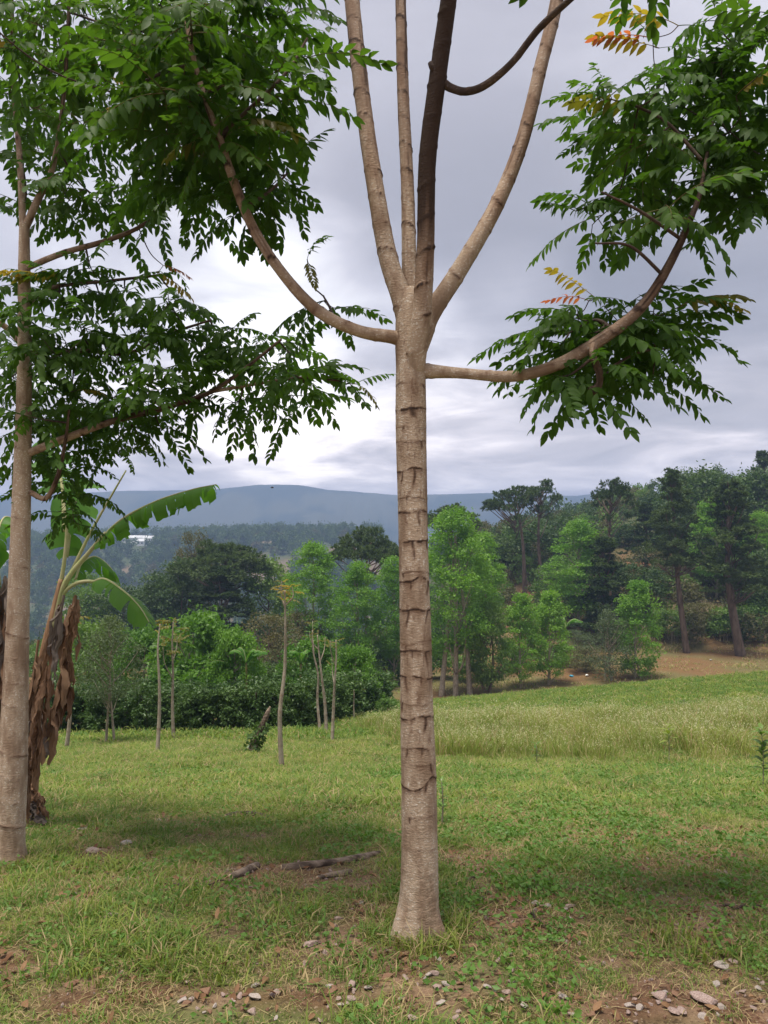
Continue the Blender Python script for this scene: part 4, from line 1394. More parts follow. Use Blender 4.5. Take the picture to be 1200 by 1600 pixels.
# coffee hedge: (px, base row, top row)
hp = [(60, 1150, 1080), (95, 1150, 1078), (128, 1149, 1080), (162, 1149, 1076), (196, 1148, 1081), (230, 1148, 1077), (264, 1147, 1080), (298, 1147, 1076), (332, 1146, 1080), (366, 1145, 1078),
      (400, 1144, 1074), (434, 1143, 1072), (466, 1141, 1068), (494, 1137, 1066), (520, 1131, 1066), (544, 1125, 1068), (566, 1118, 1066)]
for k, (px, by, ty) in enumerate(hp):
    b = gp(px, by)
    Y = float(b[1])
    bg_tree('coffee_bush', 'coffee bush of the hedge, ' + HL[k], 'coffee bush', 'coffee', px, by, ty - (k * 37 % 7), 50, Y + .5, by + 2,
            'coffee bushes of the hedge', var=k, trunk_w=3, depth=1.0)
    if k % 2 == 0:
        bg_tree('coffee_bush', 'second-row coffee bush, ' + HL[k], 'coffee bush', 'coffee', px + 15, by - 6, ty - 14, 62, Y + 2.2, by - 2,
                'coffee bushes of the second row', var=k + 1, trunk_w=3)


# small banana plants among the bushes
def far_banana(px, by, Y, hpx, n, label, seed):
    r = np.random.default_rng(seed)
    b = P(px, by, Y)
    o = np.array((b[0], Y, float(H(b[0], Y))))
    t = thing('banana_plant', label, 'banana plant', tuple(float(q) for q in o), 'small banana plants in the background')
    top = P(px, by - hpx * .45, Y)
    mb = MB()
    tube(mb, spline(np.array([o, (o + top) / 2, top]), 8) - o, np.linspace(.07, .04, 8), 8)
    link('pseudostem', mb.mesh('pseudostem', [M['rachis']]), t)
    L = hpx * .7 * Y / F
    for k in range(n):
        a = k * 2.4 + r.uniform(0, 1)
        e = r.uniform(.5, 1.2)
        d = np.array((math.cos(a), math.sin(a), 0))
        p = [top - (0, 0, .05), top + d * L * .3 * math.cos(e) + (0, 0, L * .4 * math.sin(e)), top + d * L * .7 * math.cos(e) + (0, 0, L * .55 * math.sin(e)), top + d * L * math.cos(e) + (0, 0, L * .45 * math.sin(e))]
        banana_blade(p, L * .16, 35, M['banana'], o, .3, seed + k, root=t, segs=14)


far_banana(385, 1060, 29, 60, 6, 'small banana plant with pale leaves standing above the coffee hedge', 301)
far_banana(360, 1065, 30, 52, 5, 'small banana plant left of its neighbour above the coffee hedge', 311)
far_banana(470, 1060, 28.5, 55, 5, 'small banana plant beside the yellow-topped sapling above the hedge', 321)
far_banana(884, 1000, 74, 46, 6, 'tiny pale banana plant on the far bank under the large bright tree', 331)


# ------------------------------------------------------------------ saplings on the lawn
def sapling(px, by, top, wpx, label, lean=0, tuft=8, mat='bark_grey', leafmat=None, fork=0, seed=0, tsize=1.0):
    b = gp(px, by)
    Y = float(b[1])
    r = np.random.default_rng(seed + px)
    t = thing('sapling', label, 'sapling', tuple(float(q) for q in b), 'slender saplings planted on the lawn')
    tp_ = P(px + lean, top, Y)
    hgt = tp_[2] - b[2]
    w = wpx * Y / F
    mids = [b - (0, 0, .08), b + (0, 0, .02)] + [b + (tp_ - b) * f + r.normal(0, .010, 3) * hgt * (1, 1, 0) for f in (.3, .55, .8)] + [tp_]
    c = spline(np.array(mids), 60)
    s = np.linspace(0, 1, 60)
    mb = MB()
    ph = r.uniform(0, 9)
    tube(mb, c - b, w * .5 * (1.0 - .72 * s), 10, lambda rr_, st, th, cc: (rr_ * (1 + .10 * sst(.8, 1, np.sin(cc[:, 2:3] * 26 + ph)) + .10 * (fbm(np.cos(th)[None] * 2, np.sin(th)[None] * 2, cc[:, 2:3] * 6 + ph, 2) - .5)), .5 * sst(.85, 1, np.sin(cc[:, 2:3] * 26 + ph)) + 0 * rr_))
    link('trunk', mb.mesh('trunk', [M[mat]]), t)
    ends = []
    for k in range(fork):
        f = r.uniform(.84, .93) if tsize == .42 else r.uniform(.45, .85)
        st_ = b + (tp_ - b) * f
        a = k * 2.4 + ph
        e = st_ + np.array((math.cos(a) * .10, math.sin(a) * .10, r.uniform(.16, .34))) * hgt * (.45 if tsize == .42 else 1)
        m_ = (st_ + e) / 2 + np.array((math.cos(a), math.sin(a), 0)) * .03 * hgt
        mb = MB()
        tube(mb, spline(np.array([st_, m_, e]), 12) - b, np.linspace(w * .18, w * .06, 12), 6)
        link('branch', mb.mesh('branch', [M[mat]]), t)
        ends.append(e)
    ends.append(tp_)
    lm = leafmat or LEAF_Y + LEAF_O
    for e in ends:
        for k in range(tuft):
            az = k * 2.399 + r.uniform(0, 1)
            o = bpy.data.objects.new('compound_leaf', lm[r.integers(len(lm))])
            COL.objects.link(o)
            o.parent = t
            o.matrix_local = leaf_matrix(e - b - np.array((0, 0, r.uniform(0, .16) * hgt * .5)), az, R(r.uniform(5, 60)), 0, tsize * r.uniform(.7, 1.1))
    return t


SM = [compound_leaf('compound_leaf_sapling', 6, .40, .10, .045, .5 + .3 * k, mt, 80 + k) for k, mt in enumerate([M['leaf_olive'], M['leaf_yellow'], M['leaf_olive']])]
SG = [compound_leaf('compound_leaf_small', 6, .40, .10, .045, .5 + .3 * k, mt, 85 + k) for k, mt in enumerate([M['leaf_olive'], M['leaf_far']])]
sapling(440, 1201, 922, 8.5, 'tallest lone sapling with straight trunk and yellow-orange leaf tuft', lean=5, tuft=7, leafmat=SM, fork=2, seed=1, tsize=.42)
sapling(246, 1177, 975, 7, 'bare straight sapling in front of the coffee hedge, left of the other thin pole', lean=4, tuft=4, leafmat=SM, seed=2, tsize=.35)
sapling(271, 1157, 970, 6, 'thin pale sapling at the hedge, right of the taller straight one', lean=0, tuft=7, leafmat=SG, fork=2, seed=3)
sapling(104, 1170, 960, 7, 'pale sapling between the banana plant and the feathery young tree', lean=-2, tuft=5, leafmat=SG, seed=4)
sapling(519, 1160, 1000, 6, 'forked slim sapling right of the pole trio, nearest the lone dead stump side', lean=6, tuft=6, leafmat=SG, fork=2, seed=5, tsize=.45)
sapling(510, 1149, 992, 6, 'curved slim sapling in the middle of the forked trio', lean=-14, tuft=4, leafmat=SG, fork=2, seed=6, tsize=.45)
sapling(500, 1143, 985, 5, 'slim sapling leaning left at the back of the forked trio', lean=-12, tuft=5, leafmat=SG, fork=1, seed=7, tsize=.45)
sapling(562, 1123, 1075, 4, 'short bare pole at the right end of the coffee hedge', tuft=2, leafmat=SG, seed=8, tsize=.5)
sapling(553, 1127, 1078, 3, 'shorter bare pole left of the hedge-end pole', tuft=2, leafmat=SG, seed=9, tsize=.5)
sapling(576, 1112, 1072, 3, 'farthest little pole beyond the right end of the hedge', tuft=2, leafmat=SG, seed=10, tsize=.5)
# feathery young tree near the hedge
b = gp(176, 1163)
bg_tree('young_tree', 'feathery grey-green young tree with forked pale trunk in front of the hedge', 'tree', 'grey', 172, 1163, 965, 105, float(b[1]), 1100, None, trunk_w=6, trunks=2)

# ------------------------------------------------------------------ leaning dead stump with creeper
b = gp(392, 1182)
Y = float(b[1])
t = thing('leaning_stump', 'leaning dead stump wrapped in dark green creeper on the lawn', 'stump', tuple(float(q) for q in b))
mb = MB()
c = spline(np.array([P(386, 1190, Y), P(392, 1176, Y), P(404, 1146, Y), P(414, 1124, Y), P(422, 1104, Y)]), 40)
tube(mb, c - b, np.interp(np.linspace(0, 1, 40), [0, .5, .9, 1], [.085, .055, .038, .012]), 14,
     lambda r, st, th, cc: (r * (1 + .35 * (fbm(np.cos(th)[None] * 3, np.sin(th)[None] * 3, cc[:, 2:3] * 9, 3) - .5)), st))
link('trunk', mb.mesh('trunk', [M['log']]), t)
rr_ = np.random.default_rng(4)
n = 420
ci = c[rr_.integers(2, 27, n)]
d = rr_.normal(0, 1, (n, 3))
d /= np.linalg.norm(d, axis=1)[:, None]
pp = ci + d * rr_.uniform(.03, .17, (n, 1))
v, tt = leaf_cards(pp - b, d + rr_.normal(0, .5, (n, 3)), .085, rr_, .6)
ob = link('creeper', mesh_np('creeper', v, tt, [M['coffee']]), t)
ob['kind'] = 'stuff'


# ------------------------------------------------------------------ seedlings
def seedling(px, by, hpx, label, n=16, lw=.05, mat=None, seed=0, stem=True):
    b = gp(px, by)
    Y = float(b[1])
    r = np.random.default_rng(seed)
    hgt = hpx * Y / F
    t = thing('seedling', label, 'seedling', tuple(float(q) for q in b), 'small planted seedlings')
    mb = MB()
    tube(mb, spline(np.array([(0, 0, -.05), (0.01, 0, hgt * .5), (0.0, .01, hgt)]), 10), np.linspace(.008, .003, 10), 6)
    link('stem', mb.mesh('stem', [M['bark_grey']]), t)
    for k in range(n):
        z = hgt * (.35 + .65 * k / n)
        v, q, tr = leaflet(lw * 2.4 * r.uniform(.8, 1.2), lw, .2, .3)
        me = mesh_np('leaf', v, [tr, q], [mat or M['weed']], None, True)
        o = bpy.data.objects.new('leaf', me)
        COL.objects.link(o)
        o.parent = t
        o.matrix_local = leaf_matrix((0, 0, z), k * 2.4, R(r.uniform(0, 55)), 0, 1)


seedling(690, 1290, 70, 'small leafy seedling just right of the main trunk on the lawn', 12, .022, seed=1)
seedling(1192, 1238, 100, 'leafy young bush on a thin stem cut by the right edge', 34, .05, M['f_mid'], seed=2)
seedling(1045, 1192, 60, 'yellow-green seedling poking out of the tall grass near the right', 12, .06, M['grass'], seed=3)
seedling(838, 1195, 34, 'low dark seedling at the front edge of the tall grass', 10, .04, M['f_mid'], seed=4)
seedling(1162, 1130, 26, 'tiny seedling high in the meadow near the right edge', 10, .07, M['f_mid'], seed=5)
seedling(1068, 1108, 22, 'tiny seedling on the far green strip of the meadow', 10, .08, M['f_mid'], seed=6)
b = gp(604, 1116)
bg_tree('shrub', 'low dark shrub at the end of the lawn, left of the main trunk', 'shrub', 'shrub', 606, 1116, 1093, 40, float(b[1]), 1115, None, trunk_w=3)


# ------------------------------------------------------------------ scatters (instanced grass and litter)
def proto(name, me):
    o = bpy.data.objects.new(name, me)
    return o


def scatter(name, label, meshes, pts, rot, scl, idx):
    coll = bpy.data.collections.new(name + '_sources')
    for k, me in enumerate(meshes):
        coll.objects.link(bpy.data.objects.new('%s_%02d' % (name, k), me))
    n = len(pts)
    me = bpy.data.meshes.new(name)
    me.vertices.add(n)
    me.vertices.foreach_set('co', np.asarray(pts, np.float32).ravel())
    a = me.attributes.new('rot', 'FLOAT_VECTOR', 'POINT'); a.data.foreach_set('vector', np.asarray(rot, np.float32).ravel())
    a = me.attributes.new('scl', 'FLOAT_VECTOR', 'POINT'); a.data.foreach_set('vector', np.asarray(scl, np.float32).ravel())
    a = me.attributes.new('idx', 'INT', 'POINT'); a.data.foreach_set('value', np.asarray(idx, np.int32))
    for me_ in meshes:
        for m_ in me_.materials:
            if m_.name not in me.materials:
                me.materials.append(m_)
    o = link(name, me)
    o['kind'] = 'stuff'
    o['label'] = label
    ng = bpy.data.node_groups.new(name + '_scatter', 'GeometryNodeTree')
    ng.interface.new_socket('Geometry', in_out='INPUT', socket_type='NodeSocketGeometry')
    ng.interface.new_socket('Geometry', in_out='OUTPUT', socket_type='NodeSocketGeometry')
    N, Lk = ng.nodes, ng.links
    gi, go = N.new('NodeGroupInput'), N.new('NodeGroupOutput')
    ci = N.new('GeometryNodeCollectionInfo')
    ci.inputs['Collection'].default_value = coll
    ci.inputs['Separate Children'].default_value = True
    ci.inputs['Reset Children'].default_value = True
    ip = N.new('GeometryNodeInstanceOnPoints')
    ip.inputs['Pick Instance'].default_value = True

    def na(nm, ty):
        q = N.new('GeometryNodeInputNamedAttribute')
        q.data_type = ty
        q.inputs['Name'].default_value = nm
        return q.outputs[0]
    Lk.new(gi.outputs[0], ip.inputs['Points'])
    Lk.new(ci.outputs[0], ip.inputs['Instance'])
    Lk.new(na('idx', 'INT'), ip.inputs['Instance Index'])
    Lk.new(na('rot', 'FLOAT_VECTOR'), ip.inputs['Rotation'])
    Lk.new(na('scl', 'FLOAT_VECTOR'), ip.inputs['Scale'])
    Lk.new(ip.outputs[0], go.inputs[0])
    md = o.modifiers.new('scatter', 'NODES')
    md.node_group = ng
    return o


def blades(n, rad, h, w, mats, seed, lean=.5, straw=.1, seg=2):
    """a patch of n curved grass blades"""
    r = np.random.default_rng(seed)
    a = r.uniform(0, 6.283, n)
    rr = rad * np.sqrt(r.random(n))
    bx, by = rr * np.cos(a), rr * np.sin(a)
    hh = h * r.uniform(.45, 1.2, n)
    az = r.uniform(0, 6.283, n)
    ln = r.uniform(.15, lean, n) * hh * 2
    ww = w * r.uniform(.7, 1.3, n)
    pa = az + np.pi / 2 + r.normal(0, .5, n)
    V = []
    sx_, sy_ = np.cos(pa) * ww * .5, np.sin(pa) * ww * .5
    for f, wf in ((0, .9), (.5, 1.0)):
        cx_ = bx + np.cos(az) * ln * f ** 2; cy_ = by + np.sin(az) * ln * f ** 2; cz = hh * (f - .12 * f * f) - .01 * (f == 0)
        V += [np.stack([cx_ - sx_ * wf, cy_ - sy_ * wf, cz], -1), np.stack([cx_ + sx_ * wf, cy_ + sy_ * wf, cz], -1)]
    V.append(np.stack([bx + np.cos(az) * ln, by + np.sin(az) * ln, hh * .86], -1))
    v = np.stack(V, 1).reshape(-1, 3)
    k = np.arange(n) * 5
    q = np.stack([k, k + 1, k + 3, k + 2], -1)
    t = np.stack([k + 2, k + 3, k + 4], -1)
    m = (r.random(n) < straw).astype(int)
    return v, t, q, np.concatenate([m, m])


def blade_mesh(name, *a, mats, **k):
    v, t, q, mi = blades(*a, mats, **k)
    return mesh_np(name, v, [t, q], mats, None, False, mi)


def weed_mesh(name, n, rad, ls, mat, seed, h=.03):
    r = np.random.default_rng(seed)
    a = r.uniform(0, 6.283, n)
    rr = rad * np.sqrt(r.random(n))
    c = np.stack([rr * np.cos(a), rr * np.sin(a), h * r.uniform(.2, 1.2, n)], -1)
    d = np.stack([r.normal(0, 1, n), r.normal(0, 1, n), r.normal(.1, .35, n)], -1)
    v, t = leaf_cards(c, d, ls, r, .6)
    return mesh_np(name, v, t, [mat])


def flower_mesh(name, n, rad, h, seed):
    """tall meadow grass with pale flower heads"""
    v, t, q, mi = blades(n, rad, h, .010, None, seed, lean=.34, straw=.22)
    r = np.random.default_rng(seed + 5)
    m = n // 5
    a = r.uniform(0, 6.283, m); rr = rad * np.sqrt(r.random(m))
    c = np.stack([rr * np.cos(a), rr * np.sin(a), h * r.uniform(.65, 1.15, m)], -1)
    c = np.repeat(c, 4, 0) + r.normal(0, .010, (m * 4, 3))
    v2, t2 = leaf_cards(c, r.normal(0, 1, (m * 4, 3)) * (1, 1, .3), .014, r, .9)
    n0 = len(v)
    return mesh_np(name, np.vstack([v, v2]), [np.vstack([t, t2 + n0]), q], [M['tall'], M['straw'], M['flower']], None, False,
                   np.concatenate([mi[:len(t)], np.full(len(t2), 2), mi[len(t):]]))


def zone_points(n, y0, y1, r, umax=.72, power=1.0):
    """points spread evenly per unit of ground between depths y0 and y1"""
    y = np.sqrt(y0 ** 2 + (y1 ** 2 - y0 ** 2) * r.random(n) ** power)
    x = r.uniform(-umax, umax, n) * y
    return x, y


def hedge_y(x, y):
    px = 600 + F * x / y
    return np.interp(px, [-300, 100, 400, 480, 580, 600], [24, 24, 24.5, 27, 33, 60])


def tall_zone(x, y):
    px = 600 + F * x / y
    edge = np.interp(px, [540, 600, 640, 700, 900, 1200, 1600], [19, 14.5, 11.6, 10.2, 10.5, 10.7, 11])
    e = edge + (fbm(x * .9, y * .9, 3, 3) - .5) * 3.0
    left = sst(-1.3, -.2, x - (y - 13) * -.03 + (fbm(x, y, 5, 2) - .5))
    return sst(-.5, 3.8, y - e) * left * sst(24.5, 19.5, y + (fbm(x * .5, y * .5, 6, 2) - .5) * 4)


STN = [(890, 1418, 20, 'stone', 'pale pink stone in the dark hollow right of the main trunk'), (842, 1416, 17, 'stone', 'pinkish stone left of its paler neighbour in the dark hollow'),
       (1100, 1566, 46, 'stone', 'largest pink flat stone near the bottom right corner'), (1030, 1560, 28, 'stone', 'pink stone left of the largest flat stone at bottom right'),
       (1052, 1582, 30, 'stone', 'flat pink stone at the bottom edge beside the largest one'), (488, 1478, 32, 'stone', 'pale angular stone in the grass left of the trunk foot'),
       (430, 1556, 24, 'stone', 'light flat stone at the bottom in the worn earth'), (400, 1562, 26, 'stone_white', 'whitish flat stone left of the light one at the bottom'),
       (322, 1552, 28, 'clod', 'reddish-brown stone at the bottom left of the worn strip'), (560, 1412, 18, 'stone_white', 'small whitish stone in the grass between logs and trunk'),
       (530, 1437, 16, 'stone', 'small pale stone just below the short logs'), (198, 1320, 22, 'stone_white', 'white flat stone on the left lawn'),
       (146, 1332, 28, 'stone', 'flat grey-pink stone on the left lawn below the white ones'), (130, 1296, 18, 'stone_white', 'white scrap-like stone nearest the banana plant'),
       (246, 1282, 14, 'stone_white', 'tiny white stone far out on the left lawn'), (178, 1434, 30, 'stone', 'half-buried flat stone low on the left lawn'),
       (112, 1540, 24, 'clod', 'brown clod low in the left corner grass'), (690, 1570, 20, 'stone_white', 'whitish stone at the bottom just right of the trunk line'),
       (682, 1545, 18, 'stone', 'angular pink stone standing below the trunk foot'), (790, 1552, 20, 'stone', 'pink stone at the bottom right of the pebble patch'),
       (730, 1508, 14, 'stone_white', 'small white stone close below the trunk foot'), (1128, 1512, 26, 'stone_white', 'flat whitish stone near the right edge bottom'),
       (1146, 1505, 18, 'stone', 'small flat stone touching the whitish one near the right edge'), (1132, 1366, 12, 'stone', 'tiny pink stone on the right lawn'),
       (998, 1392, 18, 'stone', 'brownish stone in the weeds right of the dark hollow'), (604, 1530, 26, 'clod', 'brown clod at the bottom left of the trunk line'),
       (880, 1560, 16, 'stone_white', 'white pebble at the bottom centre right'), (996, 1556, 16, 'clod', 'reddish clod left of the pink stones at bottom right'),
       (985, 1572, 22, 'stone_white', 'pale stone low between the clod and the bottom edge'), (520, 1550, 26, 'clod', 'long brown clod in the worn strip at the bottom'),
       (290, 1572, 22, 'clod', 'dark clod at the very bottom left'), (740, 1480, 18, 'clod', 'dark soil lump beside the trunk foot')]
rr = np.random.default_rng(77)
pebs = [(k, *q) for k, q in enumerate([(rr.uniform(260, 620), rr.uniform(1535, 1598)) for _ in range(28)] + [(rr.uniform(620, 830), rr.uniform(1490, 1598)) for _ in range(34)]
                                      + [(rr.uniform(850, 1190), rr.uniform(1530, 1598)) for _ in range(34)] + [(rr.uniform(830, 920), rr.uniform(1400, 1445)) for _ in range(6)])]

_cl = [gp(q[0], q[1]) for q in STN] + [gp(q[1], q[2]) for q in pebs] + [gp(a, b_) for a, b_ in [(440, 1358), (480, 1356), (520, 1350), (560, 1344), (596, 1335), (365, 1372), (395, 1358), (500, 1374), (530, 1369), (375, 1275), (400, 1276)]]
_cr = [.03 + q[2] * .5 * c_[1] / F for q, c_ in zip(STN, _cl)] + [.028] * len(pebs) + [.07] * 11


def stone_clear(x, y):
    m = np.zeros_like(np.asarray(x, float))
    for c_, rd_ in zip(_cl, _cr):
        # keep the ground free on the stone and on its near side
        m = np.maximum(m, sst(1.6, .9, np.sqrt(((x - c_[0]) / rd_) ** 2 + ((y - c_[1] + rd_ * .9) / (rd_ * 1.9)) ** 2)))
    return m


r = np.random.default_rng(21)
GR = [M['grass'], M['straw']]
GD = [M['grass_deep'], M['straw']]


def sc(name, label, meshes, x, y, s, idx=None, tilt=.12):
    n = len(x)
    z = H(x, y)
    rot = np.stack([r.normal(0, tilt, n), r.normal(0, tilt, n), r.uniform(0, 6.283, n)], -1)
    s3 = np.stack([s, s, s * r.uniform(.8, 1.2, n)], -1)
    return scatter(name, label, meshes, np.stack([x, y, z], -1), rot, s3, idx if idx is not None else r.integers(0, len(meshes), n))


# near lawn
near_meshes = [blade_mesh('grass_patch', 70, .085, .027, .0030, mats=GD if k % 2 else GR, seed=100 + k, lean=1.3, straw=.12) for k in range(6)]
x, y = zone_points(9500, 1.7, 6.5, r)
den = (1 - .85 * bare(x, y)) * (1 - .9 * stone_clear(x, y)) * (.10 + .58 * sst(.30, .55, fbm(x * 1.6, y * 1.6, 2, 3)))
right = sst(-.1, .8, x) * .35
k = r.random(len(x)) < den - right * .5
x, y = x[k], y[k]
near_s = r.uniform(.6, 1.3, len(x)) * (.42 + 1.15 * sst(.38, .66, fbm(x * 3.5, y * 3.5, 7, 3)))
sc('lawn_grass_near', 'short shaded lawn grass with dry blades around the tree feet', near_meshes, x, y, near_s)
tx, ty_, ts_ = [], [], []
for c0, rad0 in ((t1.location, .125), (t2.location, .105)):
    for q in range(70):
        a_ = r.uniform(0, 6.283)
        d_ = rad0 + abs(r.normal(0, .05))
        tx.append(c0[0] + math.cos(a_) * d_); ty_.append(c0[1] + math.sin(a_) * d_); ts_.append(r.uniform(.5, 1.5))
sc('foot_grass', 'longer grass tufts growing against the feet of the two near trees', [blade_mesh('foot_tuft', 26, .035, .050, .0032, mats=GD if k % 2 else GR, seed=110 + k, lean=.8, straw=.15) for k in range(3)],
   np.array(tx), np.array(ty_), np.array(ts_))
# matted short turf over everything near
fz = [blade_mesh('turf_mat', 90, .085, .013, .0028, mats=[M['grass'], M['straw']] if k % 2 else [M['straw'], M['grass_deep']], seed=130 + k, lean=2.2, straw=.45) for k in range(4)]
x, y = zone_points(9000, 1.7, 7.5, r)
k = r.random(len(x)) < (1 - .62 * bare(x, y)) * (1 - .8 * stone_clear(x, y))
x, y = x[k], y[k]
sc('matted_turf', 'short matted turf and dead grass between the taller tufts', fz, x, y, r.uniform(.7, 1.3, len(x)))
# mid lawn
mid_meshes = [blade_mesh('grass_patch_mid', 85, .17, .055, .0075, mats=GD if k % 3 == 0 else GR, seed=120 + k, lean=1.2, straw=.20) for k in range(5)]
x, y = zone_points(15000, 6.2, 16, r)
k = (r.random(len(x)) < (1 - .6 * bare(x, y)) * (1 - .75 * sst(.60, .68, fbm(x * 1.1, y * .8, 19, 4)))) & (tall_zone(x, y) < .8)
x, y = x[k], y[k]
sc('lawn_grass_middle', 'bright mown lawn between the trees and the saplings', mid_meshes, x, y, r.uniform(.7, 1.2, len(x)) * (.6 + .8 * fbm(x * .8, y * .8, 7, 3)))
far_meshes = [blade_mesh('grass_patch_far', 80, .42, .075, .020, mats=GR if k % 2 else GD, seed=140 + k, lean=.9, straw=.15) for k in range(4)]
x, y = zone_points(15000, 15.5, 40, r)
k = (tall_zone(x, y) < .8) & (y < hedge_y(x, y) + 1) & (r.random(len(x)) < 1 - .7 * sst(.58, .66, fbm(x * .8, y * .6, 19, 4)))
x, y = x[k], y[k]
sc('lawn_grass_far', 'bright lawn reaching to the coffee hedge and green strip of the meadow crest', far_meshes, x, y, r.uniform(.7, 1.25, len(x)))
# broadleaf weeds, mostly on the right
wm = [weed_mesh('weed_patch', 34, .085, .019, M['weed'], 160 + k, .028) for k in range(4)]
x, y = zone_points(11000, 1.8, 10.5, r)
den = (.20 + .80 * sst(-.4, .6, x)) * (1 - .7 * bare(x, y)) * (1 - stone_clear(x, y)) * sst(.33, .52, fbm(x * 1.3 + 9, y * 1.3, 6, 3))
k = (r.random(len(x)) < den) & (tall_zone(x, y) < .8)
x, y = x[k], y[k]
sc('broadleaf_weeds', 'low broad-leaved weeds creeping through the lawn', wm, x, y, r.uniform(.6, 1.5, len(x)) * (1 + y * .03))
# straw lying flat
def flat_straw(name, seed):
    v, t, q, mi = blades(16, .09, .018, .003, None, seed, lean=3.2, straw=1)
    return mesh_np(name, v * (1, 1, .6), [t, q], [M['straw']])
sm = [flat_straw('straw_patch', 180 + k) for k in range(3)]
x, y = zone_points(7000, 1.8, 13, r)
k = r.random(len(x)) < .35 + .75 * bare(x, y)
x, y = x[k], y[k]
sc('dry_straw', 'dry straw and cut grass lying on the worn ground', sm, x, y, r.uniform(.7, 1.5, len(x)))
# tall meadow
tm = [flower_mesh('meadow_patch', 46, .26, .40, 200 + k) for k in range(5)]
x, y = zone_points(17000, 9.5, 29, r, umax=.8)
k = (x > -2.5) & (r.random(len(x)) < tall_zone(x, y))
x, y = x[k], y[k]
tz = tall_zone(x, y)
sc('tall_meadow_grass', 'tall pale meadow grass with whitish flower heads on the right slope', tm, x, y, r.uniform(.55, 1.15, len(x)) * (.30 + .70 * tz) * (.35 + 1.25 * fbm(x * .55, y * .55, 2, 3)), tilt=.10)
# dry brown grass in the hollow
dm = [blade_mesh('dry_patch', 60, .9, .16, .05, mats=[M['straw'], M['grass']], seed=220 + k, lean=.8, straw=.35) for k in range(3)]
x, y = zone_points(5000, 44, 104, r, umax=.62)
k = (x > -6) & (r.random(len(x)) < np.where((y > 79) & (x > y * .30) & (y < 98), .35, .16) * (y < 98))
x, y = x[k], y[k]
sc('dry_bank_grass', 'dry brownish grass on the bank of the hollow', dm, x, y, r.uniform(.7, 1.6, len(x)) * np.where(y > 79, 1.3, .9))


# upright pale stems on the slope at the right
def stem_mesh(seed):
    rr = np.random.default_rng(seed)
    mb = MB()
    for k in range(6):
        p = rr.normal(0, .8, 2)
        hh = rr.uniform(1.5, 3.2)
        tube(mb, spline(np.array([(p[0], p[1], -.2), (p[0] + rr.normal(0, .1), p[1], hh * .5), (p[0] + rr.normal(0, .25), p[1], hh)]), 5), np.linspace(.06, .02, 5), 4, cap=False)
    return mb.mesh('stem_patch', [M['bark_grey']])
x, y = zone_points(130, 81, 104, r, umax=.6)
k = x > 8
x, y = x[k], y[k]
sc('bare_thicket_stems', 'pale bare stems of the thicket on the far slope', [stem_mesh(q) for q in range(3)], x, y, r.uniform(.6, 1.1, len(x)))
# undergrowth
um = [mesh_np('undergrowth_clump', *crown_mesh('c', 'dome', 16, 700, .11, None, 240 + q)[:2], [M['f_olive'] if q == 1 else M['f_mid'] if q == 0 else M['f_dark']]) for q in range(3)]
x, y = zone_points(1500, 58, 150, r, umax=.62)
n_ = fbm(x * .12, y * .12, 3, 3)
px_ = 600 + F * x / y
k = ((y > 80) & (x > 4) & (n_ > .36)) | ((px_ < 640) & (px_ > 380) & (y > 58)) | ((x < 0) & (y > 70))
k &= ~((px_ > 1000) & (y < 95) & (n_ < .5))
x, y = x[k], y[k]
sc('undergrowth', 'dense undergrowth filling the wooded slope and valley edge', um, x, y, r.uniform(1.6, 3.4, len(x)))

# fallen leaves
lm_ = []
for q in range(4):
    rr = np.random.default_rng(260 + q)
    v, qq, tt = leaflet(.06, .03, rr.uniform(.3, .9), rr.uniform(-.5, .6))
    lm_.append(mesh_np('fallen_leaf', v, [tt, qq], [M['litter']]))
x, y = zone_points(9500, 1.9, 9.5, r)
k = r.random(len(x)) < .30 + .70 * bare(x, y)
x, y = x[k], y[k]
n = len(x)
scatter('leaf_litter', 'fallen brown leaflets scattered over the lawn', lm_, np.stack([x, y, H(x, y) + .014], -1),
        np.stack([r.normal(0, .22, n), r.normal(0, .22, n), r.uniform(0, 6.28, n)], -1), np.repeat(r.uniform(.2, .8, (n, 1)), 3, 1), r.integers(0, 4, n))


# gravel bits in the worn earth
def stone_mesh(seed, flat=.55, mat='stone', sub=3):
    rr = np.random.default_rng(seed)
    import bmesh
    bm = bmesh.new()
    bmesh.ops.create_icosphere(bm, subdivisions=sub, radius=1)
    me = bpy.data.meshes.new('stone')
    # cut by random planes for a broken look
    planes = rr.normal(0, 1, (9, 3))
    planes /= np.linalg.norm(planes, axis=1)[:, None]
    offs = rr.uniform(.35, .85, 9)
    for v in bm.verts:
        co = np.array(v.co)
        for pl, of in zip(planes, offs):
            d = co @ pl - of
            if d > 0:
                co = co - pl * d
        co *= 1 + .12 * (float(fbm(co[0] * 2 + seed, co[1] * 2, co[2] * 2, 3)) - .5)
        v.co = co * (1, rr_s[seed % 5], flat)
    bm.to_mesh(me)
    bm.free()
    me.materials.append(M[mat])
    return me


rr_s = [.7, .85, .6, .95, .75]
gv = [stone_mesh(q, .5, 'stone' if q % 2 else 'clod', 1) for q in range(6)]
x, y = zone_points(26000, 1.8, 7.5, r)
k = r.random(len(x)) < bare(x, y) ** 1.3 * .9 + .015
x, y = x[k], y[k]
n = len(x)
scatter('gravel', 'earth crumbs and small gravel in the worn places of the lawn', gv, np.stack([x, y, H(x, y) + .002], -1),
        r.uniform(0, 6.28, (n, 3)), np.repeat((.0025 + .016 * r.random((n, 1)) ** 3) * (1 + .1 * (y[:, None] - 2)), 3, 1), r.integers(0, 6, n))

